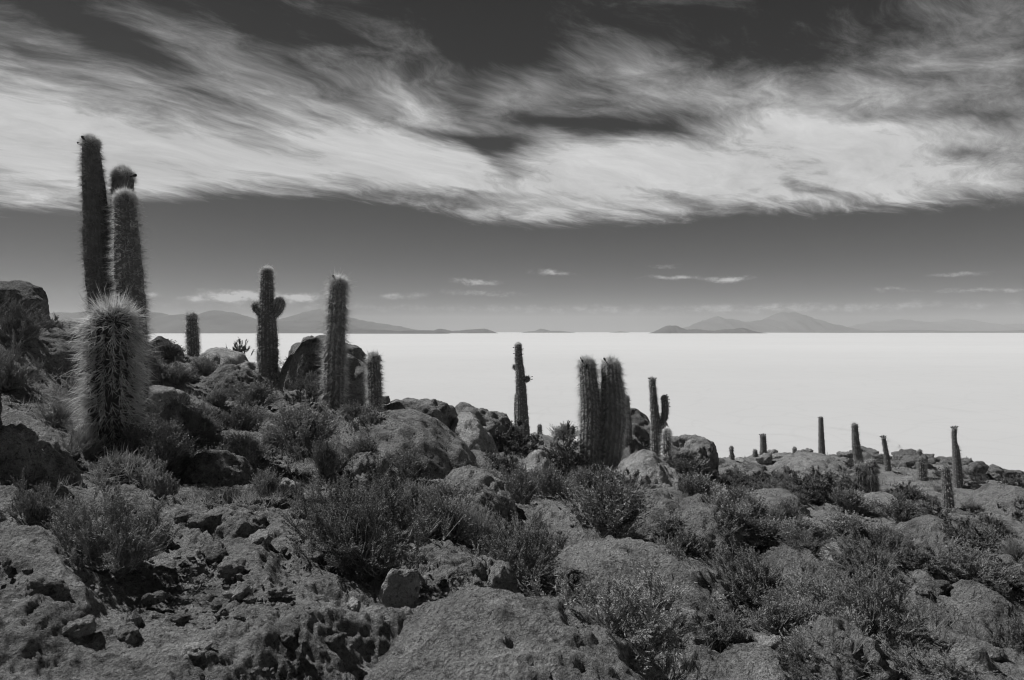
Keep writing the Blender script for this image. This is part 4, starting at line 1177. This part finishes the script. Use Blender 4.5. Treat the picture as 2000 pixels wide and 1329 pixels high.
S = [
    ('A', 708, 1140, 285, 195, 'largest bush, wide and woody, left of centre behind the loose pale stone'),
    ('A', 222, 1135, 250, 185, 'big twiggy bush below the round spiny cactus at the lower left'),
    ('P', 318, 990, 90, 85, 'pale leafy shrub right of the round spiny cactus'),
    ('A', 1010, 1158, 210, 165, 'woody bush right of the largest one, beside the ragged rock ridge'),
    ('A', 1195, 1318, 330, 225, 'big foreground bush at the bottom, right of the pale dome of rock'),
    ('B', 1190, 1062, 220, 135, 'wide feathery bush below the twin cactus'),
    ('B', 1168, 965, 150, 55, 'low feathery brush round the foot of the twin cactus'),
    ('C', 1100, 940, 110, 110, 'dark bush standing close left of the twin cactus'),
    ('B', 1300, 1060, 90, 60, 'tuft before the touching pair of rounded boulders'),
    ('B', 1335, 1112, 130, 80, 'light tufted bush above the wide dome of bare rock'),
    ('C', 1012, 888, 105, 70, 'dark round bush at the foot of the slim leaning cactus'),
    ('B', 985, 858, 70, 40, 'small tuft behind the dark round bush on the crest'),
    ('B', 1102, 862, 66, 36, 'low bush on the skyline between the tiny cactus and the twin cactus'),
    ('B', 590, 892, 180, 115, 'broad feathery bush left of centre below the tall shaggy cactus'),
    ('B', 640, 940, 90, 90, 'upright tuft in front of the broad feathery bush'),
    ('B', 722, 876, 120, 82, 'feathery bush at the left foot of the long domed boulder'),
    ('B', 800, 952, 115, 82, 'windswept bush with pale tips in the middle of the slope'),
    ('B', 690, 830, 80, 50, 'brush round the foot of the tall shaggy cactus'),
    ('B', 470, 852, 110, 68, 'dark feathery bush in the left middle slope'),
    ('B', 400, 838, 80, 52, 'small tuft left of the dark feathery bush'),
    ('B', 500, 800, 100, 54, 'bush below the arched boulder on the left slope'),
    ('B', 425, 800, 80, 44, 'tuft below the hollow of the arched boulder'),
    ('A', 612, 776, 100, 56, 'dark bush in the lee of the big domed boulder'),
    ('B', 585, 742, 90, 48, 'tuft growing on the big domed boulder beside the armed cactus'),
    ('C', 464, 690, 38, 32, 'small leafy bush silhouetted on the skyline against the salt'),
    ('C', 339, 666, 16, 14, 'tiny sprig standing on the skyline left of the small lone cactus'),
    ('B', 330, 706, 90, 42, 'dark scrub on the left skyline behind the tall cacti'),
    ('B', 345, 762, 95, 52, 'scrub right of the tall cacti, above the angular boulder'),
    ('B', 400, 736, 80, 42, 'tuft left of the arched boulder'),
    ('B', 300, 742, 70, 48, 'shaded tuft close right of the tall cacti'),
    ('A', 340, 872, 130, 84, 'shadowed bush at the right foot of the short fat cactus'),
    ('B', 520, 968, 90, 58, 'small bush right of the shadowed boulder'),
    ('A', 30, 672, 120, 84, 'dark brush clinging below the outcrop at the left edge'),
    ('A', 90, 660, 90, 54, 'brush at the right foot of the skyline outcrop'),
    ('B', 132, 668, 60, 40, 'light scrub on the skyline left of the tall cacti'),
    ('A', 18, 776, 110, 100, 'dark bush in shade at the left edge below the rock shelf'),
    ('G', 108, 848, 110, 80, 'pale dry grassy tuft left of the short fat cactus'),
    ('T', 132, 905, 110, 90, 'thin bare bush left of the short fat cactus'),
    ('G', 172, 890, 80, 80, 'dry stalks at the left foot of the short fat cactus'),
    ('A', 60, 1040, 150, 100, 'bush lost in the black shade at the lower left edge'),
    ('B', 905, 862, 80, 40, 'tuft below the knobbly crest boulder'),
    ('B', 870, 940, 90, 50, 'low tuft behind the mound of bare rock'),
    ('B', 950, 965, 110, 62, 'bush above the mound of bare rock in the centre'),
    ('B', 1015, 992, 120, 88, 'feathery bush left below the smooth round boulder'),
    ('B', 1075, 985, 100, 75, 'bush below the smooth round boulder, left of the twin cactus'),
    ('A', 940, 1012, 90, 60, 'small woody bush between the mound and the largest bush'),
    ('C', 1240, 892, 70, 44, 'dark bush in the gap right of the twin cactus'),
    ('B', 1300, 898, 80, 44, 'tuft in front of the short pale cactus'),
    ('B', 1340, 930, 90, 46, 'bush below the sloping crest boulder'),
    ('B', 1370, 985, 120, 66, 'bush above the larger rounded boulder of the pair'),
    ('C', 1422, 955, 74, 34, 'small dark bush on the pale slope left of the far ridge'),
    ('B', 1440, 1010, 120, 62, 'feathery bush right of the touching pair of boulders'),
    ('B', 1470, 930, 56, 26, 'small tuft on the slope below the bud-topped cactus'),
    ('C', 1590, 985, 96, 64, 'dark rounded bush in the middle of the right slope'),
    ('B', 1515, 958, 70, 36, 'tuft left of the dark rounded bush'),
    ('B', 1500, 1068, 130, 62, 'wide feathery bush below the boulder with a dark face'),
    ('B', 1570, 1080, 130, 74, 'bush between the knobbed boulder and the bright wedge'),
    ('B', 1650, 1060, 150, 64, 'broad low brush in the right middle distance'),
    ('B', 1665, 1010, 110, 60, 'brush below the spiky young cacti'),
    ('A', 1690, 1136, 150, 92, 'woody bush in the lower right beyond the foreground boulder'),
    ('A', 1462, 1184, 190, 125, 'rounded bush at the right end of the wide dome'),
    ('A', 1600, 1180, 120, 80, 'small dark bush between two big ones at the lower right'),
    ('A', 1700, 1262, 190, 150, 'dark woody bush behind the tall foreground boulder, lower right'),
    ('A', 1590, 1212, 150, 110, 'leafy bush left behind the tall foreground boulder'),
    ('T', 1615, 1345, 170, 140, 'bare twiggy bush growing up before the tall foreground boulder'),
    ('A', 1790, 1122, 130, 74, 'bush in the lower right on the open slope'),
    ('A', 1870, 1138, 150, 84, 'bush above the peaked smooth mound at the right'),
    ('A', 1975, 1290, 130, 84, 'dark bush at the right edge near the bottom corner'),
    ('A', 1990, 1165, 130, 70, 'bush cut by the right edge beside the peaked mound'),
    ('C', 1838, 1042, 110, 66, 'dark bush on the slope below the pale-topped cactus'),
    ('B', 1905, 1092, 120, 66, 'bush in the right part of the slope above the peaked mound'),
    ('C', 1945, 988, 64, 32, 'dark shrub near the right edge below the far ridge'),
    ('C', 1988, 1020, 60, 48, 'dark bush touching the right edge in the middle distance'),
    ('B', 1900, 1008, 60, 30, 'small tuft left of the dark shrub at the right'),
    ('B', 1760, 1022, 110, 50, 'bush on the slope between the dark rounded ones'),
    ('C', 1990, 960, 60, 34, 'dark shrub on the far right skyline'),
    ('B', 1800, 1008, 60, 30, 'low tuft left of the shorter pale-topped cactus'),
    ('B', 1730, 1078, 100, 56, 'tuft on the open dirt of the right slope'),
    ('A', 1560, 1330, 110, 80, 'bush at the bottom edge, left of the bare twiggy one'),
    ('A', 1820, 1345, 190, 90, 'low bush along the bottom edge at the lower right'),
    ('T', 1300, 1345, 150, 110, 'thin stalks along the bottom edge right of the big front bush'),
    ('B', 1085, 1120, 90, 60, 'tuft on the left shoulder of the wide dome'),
    ('B', 760, 920, 70, 40, 'tuft between the crusted rock and the windswept bush'),
    ('A', 1400, 1260, 130, 90, 'small bush between the big front bush and the rough hump'),
]
for k_, px, bot, w, h, lb in S:
    if w: shrub(k_, px, bot, w, h, lb)

# smaller scrub that fills the slope between them
def fillers():
    done = 0; tries = 0
    reg = [('left', 260, 640, 700, 960), ('middle', 640, 1240, 860, 1080), ('right', 1240, 2000, 930, 1240), ('far right', 1420, 2000, 905, 990), ('lower right', 1080, 2000, 1080, 1329)]
    WHAT = {'A': 'small twiggy shrub', 'B': 'small feathery shrub', 'C': 'small dark leafy shrub', 'G': 'tuft of dry grass'}
    num = {'left': 40, 'middle': 42, 'right': 40, 'far right': 66, 'lower right': 10}
    for nm, x0, x1, y0, y1 in reg:
        n = 0
        while n < num[nm] and tries < 6000:
            tries += 1
            px = rs.uniform(x0, x1); py = rs.uniform(y0, y1)
            x, Y, z = hit(px, py)
            if Y > 62 or Y < 3: continue
            if any(abs(px - a) < 30 and -12 < py - b < 48 for a, b in CACTI_AT): continue
            if float(fbm2(np.array([x * .35]), np.array([Y * .35]), 2, 808)[0]) < rs.uniform(-.5, .3): continue
            wm = rs.uniform(.32, .72) * (1.2 if nm == 'far right' else 1)
            w = wm * F / Y
            kk = (('C' if nm == 'far right' and rs.random() < .6 else rs.choice('BBBACG') if Y > 5 else rs.choice('BAG')))
            shrub(kk, px, py, w, w * rs.uniform(.45, .75), beside(WHAT[kk], px, py - w * .2), 'small scrub on the ' + nm + ' part of the hillside'); n += 1
fillers()

# dry grass and leaf litter nobody could count
def scatter_grass(n, seed):
    g = np.random.default_rng(seed)
    az = g.uniform(-.72, .72, n); r = 4.6 * np.exp(g.uniform(0, 1, n) * math.log(40 / 4.6))
    x = r * np.sin(az); y = r * np.cos(az)
    keep = fbm2(x * 0.6 + 5, y * 0.6, 3, 404) > g.normal(0.15, .25, n)
    x, y, r = x[keep], y[keep], r[keep]
    m = 10
    X = np.repeat(x, m) + g.normal(0, .02, len(x) * m) * (1 + np.repeat(r, m) * .1); Yy = np.repeat(y, m) + g.normal(0, .02, len(x) * m) * (1 + np.repeat(r, m) * .1)
    Z = land(X, Yy) - .01
    N = len(X); b = np.stack([X, Yy, Z], 1)
    d = g.normal(0, .5, (N, 3)) + np.array([0, 0, 1.0]); d /= np.linalg.norm(d, axis=1)[:, None]
    L = g.uniform(.03, .10, (N, 1)) * (1 + np.repeat(r, m)[:, None] * .06)
    sd = np.cross(d, g.normal(size=(N, 3))); sd /= np.linalg.norm(sd, axis=1)[:, None]
    w = 0.0012 * (1 + np.repeat(r, m)[:, None] * .25)
    V = np.stack([b - sd * w, b + sd * w, b + d * L], 1).reshape(-1, 3)
    tag(link('dry_grass', new_mesh('dry_grass', V, np.arange(N * 3).reshape(-1, 3), 3), M_LEAF_P), kind='stuff')
scatter_grass(9000, 12)
